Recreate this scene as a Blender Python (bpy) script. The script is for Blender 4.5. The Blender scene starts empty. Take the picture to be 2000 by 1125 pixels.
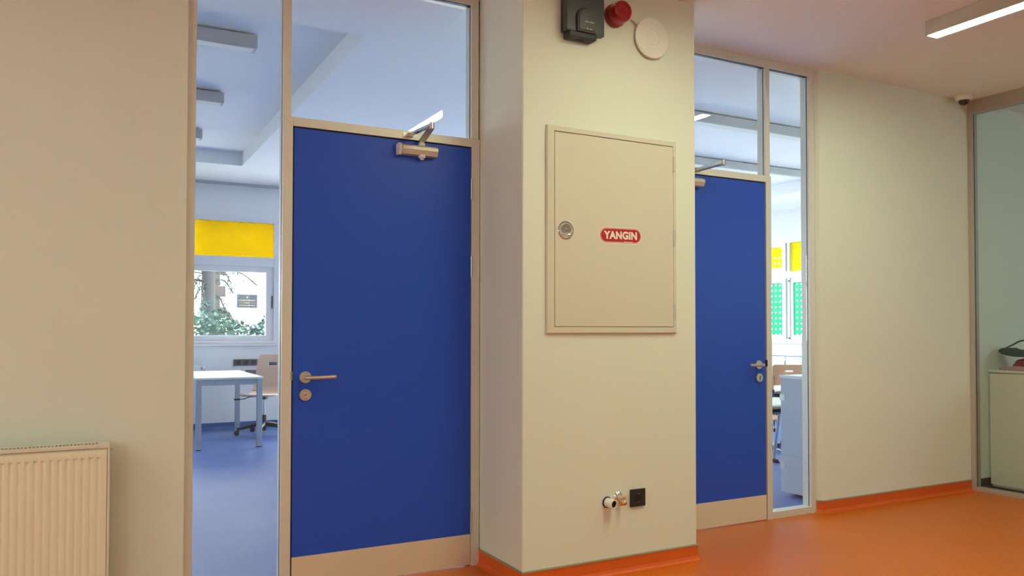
import bpy, bmesh, math, random
from mathutils import Vector, Matrix
from math import pi, sin, cos, radians

random.seed(7)
C = bpy.context.scene.collection
scene = bpy.context.scene

# ------------------------------------------------------------------ camera
cam_d = bpy.data.cameras.new('camera')
cam = bpy.data.objects.new('camera', cam_d)
C.objects.link(cam)
CAM = Vector((0.0, -3.5617, 1.1605))
yaw, pitch, roll = radians(28.111), radians(1.241), radians(0.059)
fw = Vector((sin(yaw) * cos(pitch), cos(yaw) * cos(pitch), sin(pitch)))
rt = Vector((cos(yaw), -sin(yaw), 0))
up = rt.cross(fw)
rt2 = rt * cos(roll) + up * sin(roll)
up2 = up * cos(roll) - rt * sin(roll)
M = Matrix((rt2, up2, -fw)).transposed().to_4x4()
M.translation = CAM
cam.matrix_world = M
cam_d.sensor_fit = 'HORIZONTAL'
cam_d.sensor_width = 36.0
cam_d.lens = 28.034
cam_d.shift_y = 45.84 / 2000.0
cam_d.clip_start = 0.05
cam_d.clip_end = 200
scene.camera = cam

# ------------------------------------------------------------------ world, exposure
scene.view_settings.view_transform = 'Standard'
scene.view_settings.look = 'None'
scene.view_settings.gamma = 1.0
scene.view_settings.use_curve_mapping = False
scene.view_settings.exposure = 0.0
W = bpy.data.worlds.new('daylight')
scene.world = W
W.use_nodes = True
bg = W.node_tree.nodes['Background']
bg.inputs[0].default_value = (0.86, 0.93, 1.0, 1)
bg.inputs[1].default_value = 18.0
STRIP = 61.0
STRIP_COL = (0.91, 0.96, 0.67)


def portal(name, loc, rot, sx, sy):
    l = bpy.data.lights.new(name, 'AREA')
    l.shape = 'RECTANGLE'
    l.size = sx
    l.size_y = sy
    l.cycles.is_portal = True
    o = bpy.data.objects.new(name, l)
    C.objects.link(o)
    o.location = loc
    o.rotation_euler = rot
    return o


portal('daylight_portal', (0.92, 6.34, 1.72), (radians(-90), 0, 0), 2.4, 1.5)
portal('daylight_portal', (-3.3, 6.34, 1.7), (radians(-90), 0, 0), 2.0, 1.6)
portal('daylight_portal', (5.45, 6.34, 1.57), (radians(-90), 0, 0), 5.7, 2.5)
portal('daylight_portal', (9.04, 3.4, 1.72), (0, radians(90), 0), 1.5, 5.0)
portal('daylight_portal', (7.75, -5.24, 1.90), (radians(90), 0, 0), 1.7, 0.6)
portal('daylight_portal', (-3.0, -5.24, 1.85), (radians(90), 0, 0), 1.6, .6)
portal('daylight_portal', (-4.64, -2.9, 1.85), (0, radians(-90), 0), .6, 1.2)


# ------------------------------------------------------------------ materials
def nodes_of(m):
    m.use_nodes = True
    nt = m.node_tree
    return nt, nt.nodes['Principled BSDF']


def mat(name, col, rough=0.5, metal=0.0, spec=0.5, bump=0.0, bscale=200.0, var=0.0, vscale=6.0,
        emit=None, estr=0.0, stretch=None, coat=0.0):
    m = bpy.data.materials.new(name)
    nt, b = nodes_of(m)
    b.inputs['Base Color'].default_value = (*col, 1)
    b.inputs['Roughness'].default_value = rough
    b.inputs['Metallic'].default_value = metal
    b.inputs['Specular IOR Level'].default_value = spec
    b.inputs['Coat Weight'].default_value = coat
    tc = nt.nodes.new('ShaderNodeTexCoord')
    if bump or var:
        mp = nt.nodes.new('ShaderNodeMapping')
        nt.links.new(tc.outputs['Object'], mp.inputs['Vector'])
        if stretch:
            mp.inputs['Scale'].default_value = stretch
    if var:
        n = nt.nodes.new('ShaderNodeTexNoise')
        n.inputs['Scale'].default_value = vscale
        n.inputs['Detail'].default_value = 4
        nt.links.new(mp.outputs[0], n.inputs['Vector'])
        mix = nt.nodes.new('ShaderNodeMix')
        mix.data_type = 'RGBA'
        mix.inputs['A'].default_value = (*[c * (1 - var) for c in col], 1)
        mix.inputs['B'].default_value = (*[min(1, c * (1 + var)) for c in col], 1)
        nt.links.new(n.outputs['Fac'], mix.inputs['Factor'])
        nt.links.new(mix.outputs['Result'], b.inputs['Base Color'])
    if bump:
        n2 = nt.nodes.new('ShaderNodeTexNoise')
        n2.inputs['Scale'].default_value = bscale
        nt.links.new(mp.outputs[0], n2.inputs['Vector'])
        bp = nt.nodes.new('ShaderNodeBump')
        bp.inputs['Strength'].default_value = bump
        bp.inputs['Distance'].default_value = 0.002
        nt.links.new(n2.outputs['Fac'], bp.inputs['Height'])
        nt.links.new(bp.outputs[0], b.inputs['Normal'])
    if emit:
        b.inputs['Emission Color'].default_value = (*emit, 1)
        b.inputs['Emission Strength'].default_value = estr
    return m


def floor_mat(name, col, fleck, rough):
    m = bpy.data.materials.new(name)
    nt, b = nodes_of(m)
    b.inputs['Roughness'].default_value = rough
    b.inputs['Specular IOR Level'].default_value = 0.45
    tc = nt.nodes.new('ShaderNodeTexCoord')
    n = nt.nodes.new('ShaderNodeTexNoise')
    n.inputs['Scale'].default_value = 90
    n.inputs['Detail'].default_value = 3
    nt.links.new(tc.outputs['Object'], n.inputs['Vector'])
    cr = nt.nodes.new('ShaderNodeValToRGB')
    cr.color_ramp.elements[0].position = 0.38
    cr.color_ramp.elements[1].position = 0.62
    cr.color_ramp.elements[0].color = (*fleck, 1)
    cr.color_ramp.elements[1].color = (*col, 1)
    nt.links.new(n.outputs['Fac'], cr.inputs[0])
    nt.links.new(cr.outputs[0], b.inputs['Base Color'])
    n2 = nt.nodes.new('ShaderNodeTexNoise')
    n2.inputs['Scale'].default_value = 2.5
    nt.links.new(tc.outputs['Object'], n2.inputs['Vector'])
    mr = nt.nodes.new('ShaderNodeMapRange')
    mr.inputs['To Min'].default_value = rough - 0.05
    mr.inputs['To Max'].default_value = rough + 0.08
    nt.links.new(n2.outputs['Fac'], mr.inputs['Value'])
    nt.links.new(mr.outputs[0], b.inputs['Roughness'])
    return m


def glass_mat(name, tint):
    """thin clear pane: transparent + mirror reflection by Fresnel"""
    m = bpy.data.materials.new(name)
    m.use_nodes = True
    nt = m.node_tree
    nt.nodes.clear()
    out = nt.nodes.new('ShaderNodeOutputMaterial')
    tr = nt.nodes.new('ShaderNodeBsdfTransparent')
    gl = nt.nodes.new('ShaderNodeBsdfGlossy')
    gl.inputs['Roughness'].default_value = 0.0
    geo = nt.nodes.new('ShaderNodeNewGeometry')
    ior = nt.nodes.new('ShaderNodeMapRange')
    ior.inputs['To Min'].default_value = 1.5
    ior.inputs['To Max'].default_value = 1 / 1.5
    nt.links.new(geo.outputs['Backfacing'], ior.inputs['Value'])
    fr = nt.nodes.new('ShaderNodeFresnel')
    nt.links.new(ior.outputs[0], fr.inputs['IOR'])
    mx = nt.nodes.new('ShaderNodeMixShader')
    nt.links.new(fr.outputs[0], mx.inputs[0])
    nt.links.new(tr.outputs[0], mx.inputs[1])
    nt.links.new(gl.outputs[0], mx.inputs[2])
    nt.links.new(mx.outputs[0], out.inputs['Surface'])
    tr.inputs['Color'].default_value = (*tint, 1)
    return m


def film_mat(name, film, diffuse, dots=None):
    """coloured translucent window film, optionally with round cut-outs"""
    m = bpy.data.materials.new(name)
    m.use_nodes = True
    nt = m.node_tree
    nt.nodes.clear()
    out = nt.nodes.new('ShaderNodeOutputMaterial')
    tr = nt.nodes.new('ShaderNodeBsdfTransparent')
    tr.inputs['Color'].default_value = (*film, 1)
    tl_ = nt.nodes.new('ShaderNodeBsdfTranslucent')
    tl_.inputs['Color'].default_value = (*film, 1)
    fm = nt.nodes.new('ShaderNodeMixShader')
    fm.inputs[0].default_value = diffuse
    nt.links.new(tr.outputs[0], fm.inputs[1])
    nt.links.new(tl_.outputs[0], fm.inputs[2])
    res = fm.outputs[0]
    if dots:
        pitch_, rad, zmax = dots
        tc = nt.nodes.new('ShaderNodeTexCoord')
        sep = nt.nodes.new('ShaderNodeSeparateXYZ')
        nt.links.new(tc.outputs['Object'], sep.inputs[0])

        def mth(op, a, bb=None, v=None):
            n = nt.nodes.new('ShaderNodeMath')
            n.operation = op
            nt.links.new(a, n.inputs[0])
            if bb is not None:
                nt.links.new(bb, n.inputs[1])
            elif v is not None:
                n.inputs[1].default_value = v
            return n.outputs[0]
        fy = mth('SUBTRACT', mth('FLOORED_MODULO', sep.outputs['Y'], v=pitch_), v=pitch_ / 2)
        fz = mth('SUBTRACT', mth('FLOORED_MODULO', sep.outputs['Z'], v=pitch_), v=pitch_ / 2)
        d = mth('SQRT', mth('ADD', mth('MULTIPLY', fy, fy), mth('MULTIPLY', fz, fz)))
        inside = mth('MULTIPLY', mth('LESS_THAN', d, v=rad), mth('LESS_THAN', sep.outputs['Z'], v=zmax))
        clear = nt.nodes.new('ShaderNodeBsdfTransparent')
        mm = nt.nodes.new('ShaderNodeMixShader')
        nt.links.new(inside, mm.inputs[0])
        nt.links.new(res, mm.inputs[1])
        nt.links.new(clear.outputs[0], mm.inputs[2])
        res = mm.outputs[0]
    nt.links.new(res, out.inputs['Surface'])
    return m


m_wall = mat('wall_paint', (0.785, 0.825, 0.72), 0.75, bump=0.12, bscale=260, var=0.02, vscale=1.5)
m_wall_class = mat('classroom_paint', (0.86, 0.85, 0.85), 0.75, bump=0.2, bscale=260)
m_ceil = mat('ceiling_paint', (0.93, 0.93, 0.92), 0.85, bump=0.1, bscale=200)
m_floor = floor_mat('orange_vinyl', (0.72, 0.175, 0.008), (0.62, 0.14, 0.006), 0.38)
m_floor_blue = floor_mat('blue_vinyl', (0.070, 0.150, 0.40), (0.055, 0.125, 0.345), 0.40)
m_floor_grey = floor_mat('grey_vinyl', (0.36, 0.36, 0.37), (0.32, 0.32, 0.33), 0.5)
m_base = mat('orange_skirting', (0.74, 0.13, 0.010), 0.5, var=0.06, vscale=40)
m_base_blue = mat('blue_skirting', (0.05, 0.12, 0.36), 0.4)
m_base_grey = mat('grey_skirting', (0.045, 0.045, 0.06), 0.5)
m_seal = mat('skirting_trim', (0.36, 0.32, 0.22), 0.5)
m_alu = mat('satin_aluminium', (0.76, 0.75, 0.67), 0.42, 0.2, bump=0.06, bscale=60, stretch=(1, 1, 0.03))
m_alu_dark = mat('darker_aluminium', (0.52, 0.47, 0.41), 0.42, 0.3)  # darker, warmer aluminium for the partition frame
m_alu_kick = mat('brushed_kick_plate', (0.84, 0.79, 0.62), 0.38, 0.35, bump=0.08, bscale=120, stretch=(0.02, 1, 1))
m_steel = mat('brushed_steel', (0.64, 0.61, 0.55), 0.38, 0.85)
m_closer = mat('closer_enamel', (0.62, 0.58, 0.50), 0.4, 0.3)
m_chrome = mat('chrome', (0.85, 0.83, 0.80), 0.13, 1.0)
m_brass = mat('brass', (0.72, 0.38, 0.12), 0.25, 1.0)
m_blue = mat('blue_laminate', (0.028, 0.098, 0.62), 0.38, spec=0.25, bump=0.05, bscale=400)
m_black = mat('black_rubber', (0.008, 0.008, 0.01), 0.7)
m_blackpl = mat('black_plastic', (0.02, 0.02, 0.025), 0.4)
m_cream = mat('cream_enamel', (0.76, 0.73, 0.62), 0.38)
m_steelw = mat('beige_powder_coat', (0.70, 0.66, 0.54), 0.42, bump=0.05, bscale=500)
m_rad = mat('radiator_enamel', (0.86, 0.81, 0.62), 0.35)
m_gapshade = mat('gap_shade', (0.05, 0.035, 0.015), 0.8)  # dark brown, paints the shade behind grille slots and cabinet door gap
m_grey = mat('grey_plastic', (0.050, 0.062, 0.068), 0.42)
m_greyd = mat('dark_grey_plastic', (0.022, 0.026, 0.032), 0.5)
m_mark = mat('pale_print', (0.6, 0.6, 0.58), 0.5)
m_red = mat('red_plastic', (0.27, 0.008, 0.014), 0.3)
m_redlens = mat('red_lens', (0.33, 0.010, 0.016), 0.18)
m_white = mat('white_plastic', (0.84, 0.84, 0.77), 0.35)
m_lamp = mat('lamp_housing', (0.60, 0.55, 0.45), 0.5)
m_pvc = mat('white_pvc', (0.82, 0.79, 0.80), 0.35)
m_stred = mat('sticker_red', (0.48, 0.006, 0.010), 0.4)
m_stwhite = mat('sticker_white', (0.88, 0.84, 0.76), 0.5)
m_tabtop = mat('white_laminate', (0.85, 0.87, 0.88), 0.3)
m_tabmetal = mat('grey_painted_steel', (0.42, 0.46, 0.52), 0.4, 0.2)
m_ply = mat('beech_plywood', (0.72, 0.50, 0.38), 0.4, var=0.08, vscale=3, stretch=(1, 1, 12))
m_ply_d = mat('orange_beech_plywood', (0.72, 0.40, 0.22), 0.45, var=0.08, vscale=3, stretch=(1, 1, 12))
m_greycab = mat('grey_laminate', (0.52, 0.56, 0.62), 0.45)
m_whitecab = mat('white_cabinet_laminate', (0.86, 0.77, 0.62), 0.45)
m_fixture = mat('grey_lamp_housing', (0.50, 0.50, 0.50), 0.5)
m_trunk = mat('slate_trunking', (0.09, 0.10, 0.13), 0.5)
m_navy = mat('navy_tube', (0.03, 0.05, 0.14), 0.35, 0.2)
m_cream_t = mat('cream_table_top', (0.78, 0.80, 0.70), 0.4)
m_edge = mat('brown_edge', (0.25, 0.20, 0.18), 0.5)
m_green = mat('dark_green_fabric', (0.012, 0.05, 0.045), 0.8, bump=0.3, bscale=500)
m_redcloth = mat('crimson_fabric', (0.55, 0.012, 0.035), 0.8, bump=0.3, bscale=300)
m_pink = mat('pink_fabric', (0.55, 0.25, 0.30), 0.85)
m_strip = mat('lit_diffuser', (1, 1, 1), 0.5, emit=STRIP_COL, estr=STRIP)
m_dome = mat('smoked_dome', (0.01, 0.01, 0.015), 0.05, coat=1.0)
m_glass = glass_mat('clear_glass', (0.965, 0.985, 0.98))
m_glass_w = glass_mat('window_glass', (0.97, 0.98, 0.98))
m_glass_t = glass_mat('green_tinted_glass', (0.90, 0.945, 0.95))
m_yellow = film_mat('yellow_film', (0.16, 0.095, 0.0), 0.85)
m_yel_dot = film_mat('yellow_dotted_film', (0.16, 0.115, 0.0), 0.7, dots=(0.080, 0.0125, 2.26))
m_yel_green = film_mat('yellow_green_film', (0.13, 0.105, 0.0), 0.7)
m_grn_dot = film_mat('green_dotted_film', (0.008, 0.10, 0.045), 0.7, dots=(0.080, 0.0125, 1.81))
m_leaf = mat('hedge_leaf', (0.034, 0.080, 0.064), 0.5, var=0.5, vscale=30)
m_needle = mat('conifer_needle', (0.05, 0.095, 0.08), 0.6, var=0.3, vscale=20)
m_bark = mat('bark', (0.038, 0.036, 0.038), 0.9, bump=1.0, bscale=30)
m_stone = mat('brown_stone', (0.055, 0.043, 0.04), 0.9, var=0.35, vscale=5, bump=0.8, bscale=20)
m_render = mat('cream_render', (0.82, 0.76, 0.66), 0.9, bump=0.2, bscale=50)
m_sign = mat('slate_blue_plate', (0.010, 0.014, 0.022), 0.5)
m_gold = mat('pale_gold_paint', (0.20, 0.17, 0.09), 0.5)
m_ground = mat('pale_ground', (0.55, 0.54, 0.50), 0.9, var=0.1, vscale=3)
m_roof = mat('added_roof_slab', (0.5, 0.5, 0.5), 0.9)


# ------------------------------------------------------------------ mesh helpers
def box(bm, x0, x1, y0, y1, z0, z1, bev=0.0):
    r = bmesh.ops.create_cube(bm, size=1.0)
    for v in r['verts']:
        v.co = Vector(((x0 + x1) / 2 + v.co.x * (x1 - x0), (y0 + y1) / 2 + v.co.y * (y1 - y0),
                       (z0 + z1) / 2 + v.co.z * (z1 - z0)))
    if bev:
        es = list({e for v in r['verts'] for e in v.link_edges})
        bmesh.ops.bevel(bm, geom=es, offset=bev, segments=2, affect='EDGES', profile=0.6)
    return r


def prism(bm, pts, axis, a0, a1):
    """extrude a closed 2-D outline along an axis ('x','y','z')"""
    def P(p, a):
        if axis == 'x':
            return Vector((a, p[0], p[1]))
        if axis == 'y':
            return Vector((p[0], a, p[1]))
        return Vector((p[0], p[1], a))
    lo = [bm.verts.new(P(p, a0)) for p in pts]
    hi = [bm.verts.new(P(p, a1)) for p in pts]
    n = len(pts)
    f = [bm.faces.new(lo), bm.faces.new(list(reversed(hi)))]
    for i in range(n):
        f.append(bm.faces.new((lo[i], hi[i], hi[(i + 1) % n], lo[(i + 1) % n])))
    bmesh.ops.recalc_face_normals(bm, faces=f)


def lathe(bm, prof, origin, axis=(0, 0, 1), seg=40):
    """prof: list of (radius, distance along axis)"""
    ax = Vector(axis).normalized()
    a = ax.orthogonal().normalized()
    b = ax.cross(a)
    o = Vector(origin)
    rings = []
    for r, h in prof:
        if r < 1e-6:
            rings.append([bm.verts.new(o + ax * h)])
        else:
            rings.append([bm.verts.new(o + ax * h + (a * cos(2 * pi * i / seg) + b * sin(2 * pi * i / seg)) * r)
                          for i in range(seg)])
    fs = []
    for A, B in zip(rings, rings[1:]):
        for i in range(seg):
            j = (i + 1) % seg
            if len(A) == 1 and len(B) == 1:
                continue
            if len(A) == 1:
                fs.append(bm.faces.new((A[0], B[i], B[j])))
            elif len(B) == 1:
                fs.append(bm.faces.new((A[i], A[j], B[0])))
            else:
                fs.append(bm.faces.new((A[i], A[j], B[j], B[i])))
    for R_ in (rings[0], rings[-1]):
        if len(R_) > 1:
            fs.append(bm.faces.new(R_))
    bmesh.ops.recalc_face_normals(bm, faces=fs)


def cyl(bm, p0, p1, r, seg=20, r1=None):
    p0, p1 = Vector(p0), Vector(p1)
    lathe(bm, [(r, 0), (r if r1 is None else r1, (p1 - p0).length)], p0, p1 - p0, seg)


def tube(bm, pts, r, seg=12, rs=None, flat=None):
    pts = [Vector(p) for p in pts]
    n = len(pts)
    rings = []
    prev = None
    for i, p in enumerate(pts):
        t = (pts[min(i + 1, n - 1)] - pts[max(i - 1, 0)]).normalized()
        if prev is None:
            a = t.orthogonal().normalized()
        else:
            a = (prev - t * prev.dot(t)).normalized()
        prev = a
        b = t.cross(a)
        rr = rs[i] if rs else r
        rings.append([bm.verts.new(p + (a * cos(2 * pi * k / seg) + b * sin(2 * pi * k / seg)) * rr) for k in range(seg)])
    fs = []
    for A, B in zip(rings, rings[1:]):
        for k in range(seg):
            j = (k + 1) % seg
            fs.append(bm.faces.new((A[k], A[j], B[j], B[k])))
    fs.append(bm.faces.new(rings[0]))
    fs.append(bm.faces.new(rings[-1]))
    bmesh.ops.recalc_face_normals(bm, faces=fs)


def arc(pts, n=6):
    """Catmull-Rom smooth path"""
    P = [Vector(p) for p in pts]
    P = [P[0] * 2 - P[1]] + P + [P[-1] * 2 - P[-2]]
    out = []
    for i in range(1, len(P) - 2):
        for k in range(n):
            t = k / n
            out.append(0.5 * ((2 * P[i]) + (-P[i - 1] + P[i + 1]) * t + (2 * P[i - 1] - 5 * P[i] + 4 * P[i + 1] - P[i + 2]) * t * t
                              + (-P[i - 1] + 3 * P[i] - 3 * P[i + 1] + P[i + 2]) * t ** 3))
    out.append(P[-2])
    return out


def obj(name, bm, m, parent=None, smooth=None):
    me = bpy.data.meshes.new(name)
    bm.to_mesh(me)
    bm.free()
    me.materials.append(m)
    if smooth is not None:
        me.shade_smooth()
        try:
            me.set_sharp_from_angle(angle=radians(smooth))
        except Exception:
            pass
    o = bpy.data.objects.new(name, me)
    C.objects.link(o)
    if parent is not None:
        o.parent = parent
        o.matrix_parent_inverse = Matrix.Translation(-Vector(parent.location)) if not parent.parent else parent.matrix_parent_inverse.copy()
        if parent.parent:
            o.matrix_parent_inverse = Matrix.Identity(4)
    return o


def B(*a, bev=0.0):
    bm = bmesh.new()
    box(bm, *a, bev=bev)
    return bm


def thing(name, label, cat, loc, group=None):
    o = bpy.data.objects.new(name, None)
    o.empty_display_size = 0.05
    C.objects.link(o)
    o.location = loc
    o['label'] = label
    o['category'] = cat
    if group:
        o['group'] = group
    return o


def tag(o, label, cat=None, group=None, kind=None):
    if label:
        o['label'] = label
    if cat:
        o['category'] = cat
    if group:
        o['group'] = group
    if kind:
        o['kind'] = kind
    return o


def sheet(axis, c, u0, u1, z0, z1):
    bm = bmesh.new()
    P_ = [(u0, z0), (u1, z0), (u1, z1), (u0, z1)]
    bm.faces.new([bm.verts.new((c, u, z) if axis == 'x' else (u, c, z)) for u, z in P_])
    return bm


SPLIT = {'side_cover', 'wall_bracket', 'cable_gland', 'earth_clip', 'rivet', 'mounting_clip', 'track_stop', 'foot_cap', 'bracket'}


def split_pieces():
    """give every loose piece of the listed parts an object of its own"""
    for o in list(C.objects):
        base = o.name.split('.')[0]
        if o.type != 'MESH' or not (base in SPLIT or (base == 'hinge' and o.parent and o.parent.name.startswith('cabinet_door'))):
            continue
        me = o.data
        nv = len(me.vertices)
        root = list(range(nv))

        def find(i):
            while root[i] != i:
                root[i] = root[root[i]]
                i = root[i]
            return i
        for e in me.edges:
            a, b = find(e.vertices[0]), find(e.vertices[1])
            if a != b:
                root[a] = b
        groups = {}
        for i in range(nv):
            groups.setdefault(find(i), []).append(i)
        if len(groups) < 2:
            continue
        gl_ = list(groups.values())
        for gi, g in enumerate(gl_):
            keep = set(g)
            bm = bmesh.new()
            bm.from_mesh(me)
            bm.verts.ensure_lookup_table()
            bmesh.ops.delete(bm, geom=[v for v in bm.verts if v.index not in keep], context='VERTS')
            m2 = bpy.data.meshes.new(base)
            bm.to_mesh(m2)
            bm.free()
            for mm_ in me.materials:
                m2.materials.append(mm_)
            if gi == 0:
                first = m2
            else:
                c = o.copy()
                c.data = m2
                C.objects.link(c)
        o.data = first


def struct(name, bm, m, label, parent=None, smooth=None):
    o = obj(name, bm, m, parent, smooth)
    if parent is None:
        tag(o, label, kind='structure')
    elif label:
        o['label'] = label
    return o


def struct_root(name, loc, label):
    o = bpy.data.objects.new(name, None)
    C.objects.link(o)
    o.location = loc
    o['label'] = label
    o['kind'] = 'structure'
    return o


def move_tree(root, loc, rz=0.0):
    root.location = loc
    root.rotation_euler = (0, 0, rz)


def copy_tree(o, parent=None):
    c = o.copy()
    C.objects.link(c)
    if parent is not None:
        c.parent = parent
        c.matrix_parent_inverse = o.matrix_parent_inverse.copy()
    for ch in list(o.children):
        copy_tree(ch, c)
    return c


def text_bm(s, height, width, depth=0.0006, offset=0.02):
    """returns bmesh of the lettering, in the x-z plane facing -y, fitted to width x height, centred"""
    cu = bpy.data.curves.new('t', 'FONT')
    cu.body = s
    cu.size = 1.0
    cu.extrude = 0.01
    cu.offset = offset
    cu.space_character = 1.06
    cu.resolution_u = 6
    to = bpy.data.objects.new('t', cu)
    C.objects.link(to)
    bpy.context.view_layer.update()
    dg = bpy.context.evaluated_depsgraph_get()
    me = bpy.data.meshes.new_from_object(to.evaluated_get(dg))
    bm = bmesh.new()
    bm.from_mesh(me)
    bpy.data.objects.remove(to)
    bpy.data.curves.remove(cu)
    bpy.data.meshes.remove(me)
    xs = [v.co.x for v in bm.verts]
    ys = [v.co.y for v in bm.verts]
    zs = [v.co.z for v in bm.verts]
    cx, cy, cz = (min(xs) + max(xs)) / 2, (min(ys) + max(ys)) / 2, (min(zs) + max(zs)) / 2
    sx, sy, sz = width / (max(xs) - min(xs)), height / (max(ys) - min(ys)), depth / (max(zs) - min(zs))
    for v in bm.verts:
        x, y, z = (v.co.x - cx) * sx, (v.co.y - cy) * sy, (v.co.z - cz) * sz
        v.co = Vector((x, -z, y))
    return bm


def shift(bm, d, rot=None):
    for v in bm.verts:
        if rot:
            v.co = rot @ v.co
        v.co += Vector(d)
    return bm


# ================================================================== SETTING
ZC = 2.817       # corridor ceiling
Cy = -0.438      # column front
Dw = -0.032      # plaster face of the long wall
ZS = 2.86        # classroom soffit
ZT = 3.0         # classroom tray ceiling
YF = 6.2         # far wall of both classrooms
XR = 8.9         # window wall of the right classroom

# floors
struct('floor', B(-4.6, 5.64, -5.2, 0.035, -0.12, 0.0), m_floor, 'orange vinyl floor of the corridor')
struct('floor', B(-4.6, 2.65, 0.035, YF + .2, -0.12, 0.0), m_floor_blue, 'blue vinyl classroom floor by the small table')
struct('floor', B(2.65, XR + .2, 0.035, YF + .2, -0.12, 0.0), m_floor_blue, 'blue vinyl floor of the classroom with the green dotted windows')
struct('floor', B(5.64, XR + .2, -5.2, 0.035, -0.12, 0.0), m_floor_grey, 'dark grey floor behind the corridor glass partition')

# corridor walls
struct('wall_left', B(-4.6, 0.361, Dw, 0.11, 0, ZC + .3), m_wall, 'cream plaster wall with the radiator, left of the first blue door')
bm = bmesh.new()
prism(bm, [(4.086, 0.075), (4.086, 0.0), (4.092, -0.012), (4.104, -0.026), (4.122, Dw), (XR, Dw), (XR, 0.075)], 'z', 0, ZC + .3)
struct('wall_right', bm, m_wall, 'cream plaster wall between the second blue door and the glass partition', smooth=30)
bm = bmesh.new()
prism(bm, [(1.722, 0.10), (1.722, Cy + .006), (1.724, Cy + .002), (1.728, Cy), (2.719, Cy), (2.723, Cy + .002), (2.725, Cy + .006), (2.725, 0.10)], 'z', 0, ZC)
struct('wall_column', bm, m_wall, 'cream plastered square column between the two blue doors')
struct('wall_back', B(-4.6, XR, -5.4, -5.2, 0, 0.9), m_wall, 'corridor back wall behind the viewer')
for a in ((-4.6, -3.8, .9, 2.4), (-3.8, -2.2, 2.15, 2.4), (-3.8, -2.2, .9, 1.55), (-2.2, 6.9, 0.9, 2.4), (8.6, XR, 0.9, 2.4), (6.9, 8.6, .9, 1.6), (6.9, 8.6, 2.2, 2.4), (-4.6, XR, 2.4, 3.1)):
    struct('wall_back', B(a[0], a[1], -5.4, -5.2, a[2], a[3]), m_wall, 'corridor back wall behind the viewer')
for a in ((-5.4, .11, 0, 1.55), (-5.4, .11, 2.15, 3.1), (-5.4, -3.5, 1.55, 2.15), (-2.3, .11, 1.55, 2.15)):
    struct('wall_end', B(-4.8, -4.6, *a), m_wall, 'far left end wall of the corridor')
struct('wall_west', B(-4.8, -4.6, 0.11, YF + .2, 0, 3.1), m_wall_class, 'side wall of the classroom with the garden window')
struct('wall_end', B(XR, XR + .2, -5.4, 0.11, 0, 3.1), m_wall, 'end wall behind the glass partition')
# classroom walls

WX0, WX1, WZ0, WZ1 = -0.26, 2.06, 0.985, 2.475      # window opening of left classroom
struct('wall_far', B(-0.34, 2.6, YF, YF + .2, 0, WZ0), m_wall_class, 'pale wall under the garden window')
struct('wall_far', B(-0.34, 2.6, YF, YF + .2, WZ1, 3.1), m_wall_class, 'pale wall above the garden window')
struct('wall_far', B(WX1, 2.6, YF, YF + .2, WZ0, WZ1), m_wall_class, 'pale wall right of the garden window')
struct('wall_far', B(-0.34, WX0, YF, YF + .2, WZ0, WZ1), m_wall_class, 'pale wall left of the garden window')
for a in ((-4.6, -.34, 0, .9), (-4.6, -.34, 2.50, 3.1), (-4.6, -4.3, .9, 2.50), (-2.3, -.34, .9, 2.5)):
    struct('wall_far', B(a[0], a[1], YF, YF + .2, a[2], a[3]), m_wall_class, 'pale wall far left of the garden window')
for a in ((2.6, XR + .2, 0, .35), (2.6, XR + .2, 2.80, 3.1), (8.3, XR + .2, .35, 2.80)):
    struct('wall_far', B(a[0], a[1], YF, YF + .2, a[2], a[3]), m_wall_class, 'end wall of the classroom with dotted windows')
RY0, RY1, RZ0, RZ1 = 0.96, 5.86, 0.985, 2.445
struct('wall_window', B(XR, XR + .2, 0.11, YF, 0, RZ0), m_wall_class, 'white wall under the dotted windows')
struct('wall_window', B(XR, XR + .2, 0.11, YF, RZ1, 3.1), m_wall_class, 'white wall above the dotted windows')
struct('wall_window', B(XR, XR + .2, 0.11, RY0, RZ0, RZ1), m_wall_class, 'white wall before the dotted windows')
struct('wall_window', B(XR, XR + .2, RY1, YF, RZ0, RZ1), m_wall_class, 'white wall after the dotted windows')

# ceilings
bm = B(-4.6, XR, -5.2, 0.06, ZC, ZC + .3)
struct('ceiling', bm, m_ceil, 'smooth pale corridor ceiling with box shaped strip lamps')
bm = bmesh.new()
box(bm, -4.6, XR, 0.06, 0.79, ZC + .003, 3.1)
struct('ceiling', bm, m_ceil, 'dropped ceiling band just inside the glazed walls')
bm = bmesh.new()
box(bm, 1.42, 3.2, 0.79, YF, ZS, 3.1)
box(bm, -4.6, 1.42, 5.10, YF, ZS, 3.1)
box(bm, -4.6, 1.42, 0.79, 5.10, ZT, 3.1)
struct('ceiling', bm, m_ceil, 'white stepped ceiling of the classroom with the garden window')
bm = bmesh.new()
box(bm, 7.79, XR, 0.79, YF, ZS + .01, 3.12)
box(bm, 3.2, 7.79, 5.10, YF, ZS, 3.12)
box(bm, 3.2, 7.79, 0.79, 5.10, ZT + .01, 3.12)
struct('ceiling', bm, m_ceil, 'white stepped ceiling of the classroom with dotted windows')
struct('ceiling', B(-4.8, XR + .2, -5.4, YF + .2, 3.13, 3.3), m_roof, 'unseen roof slab added over all the rooms to block sky light')  # unseen slab added to stop sky light leaking in from above


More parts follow.
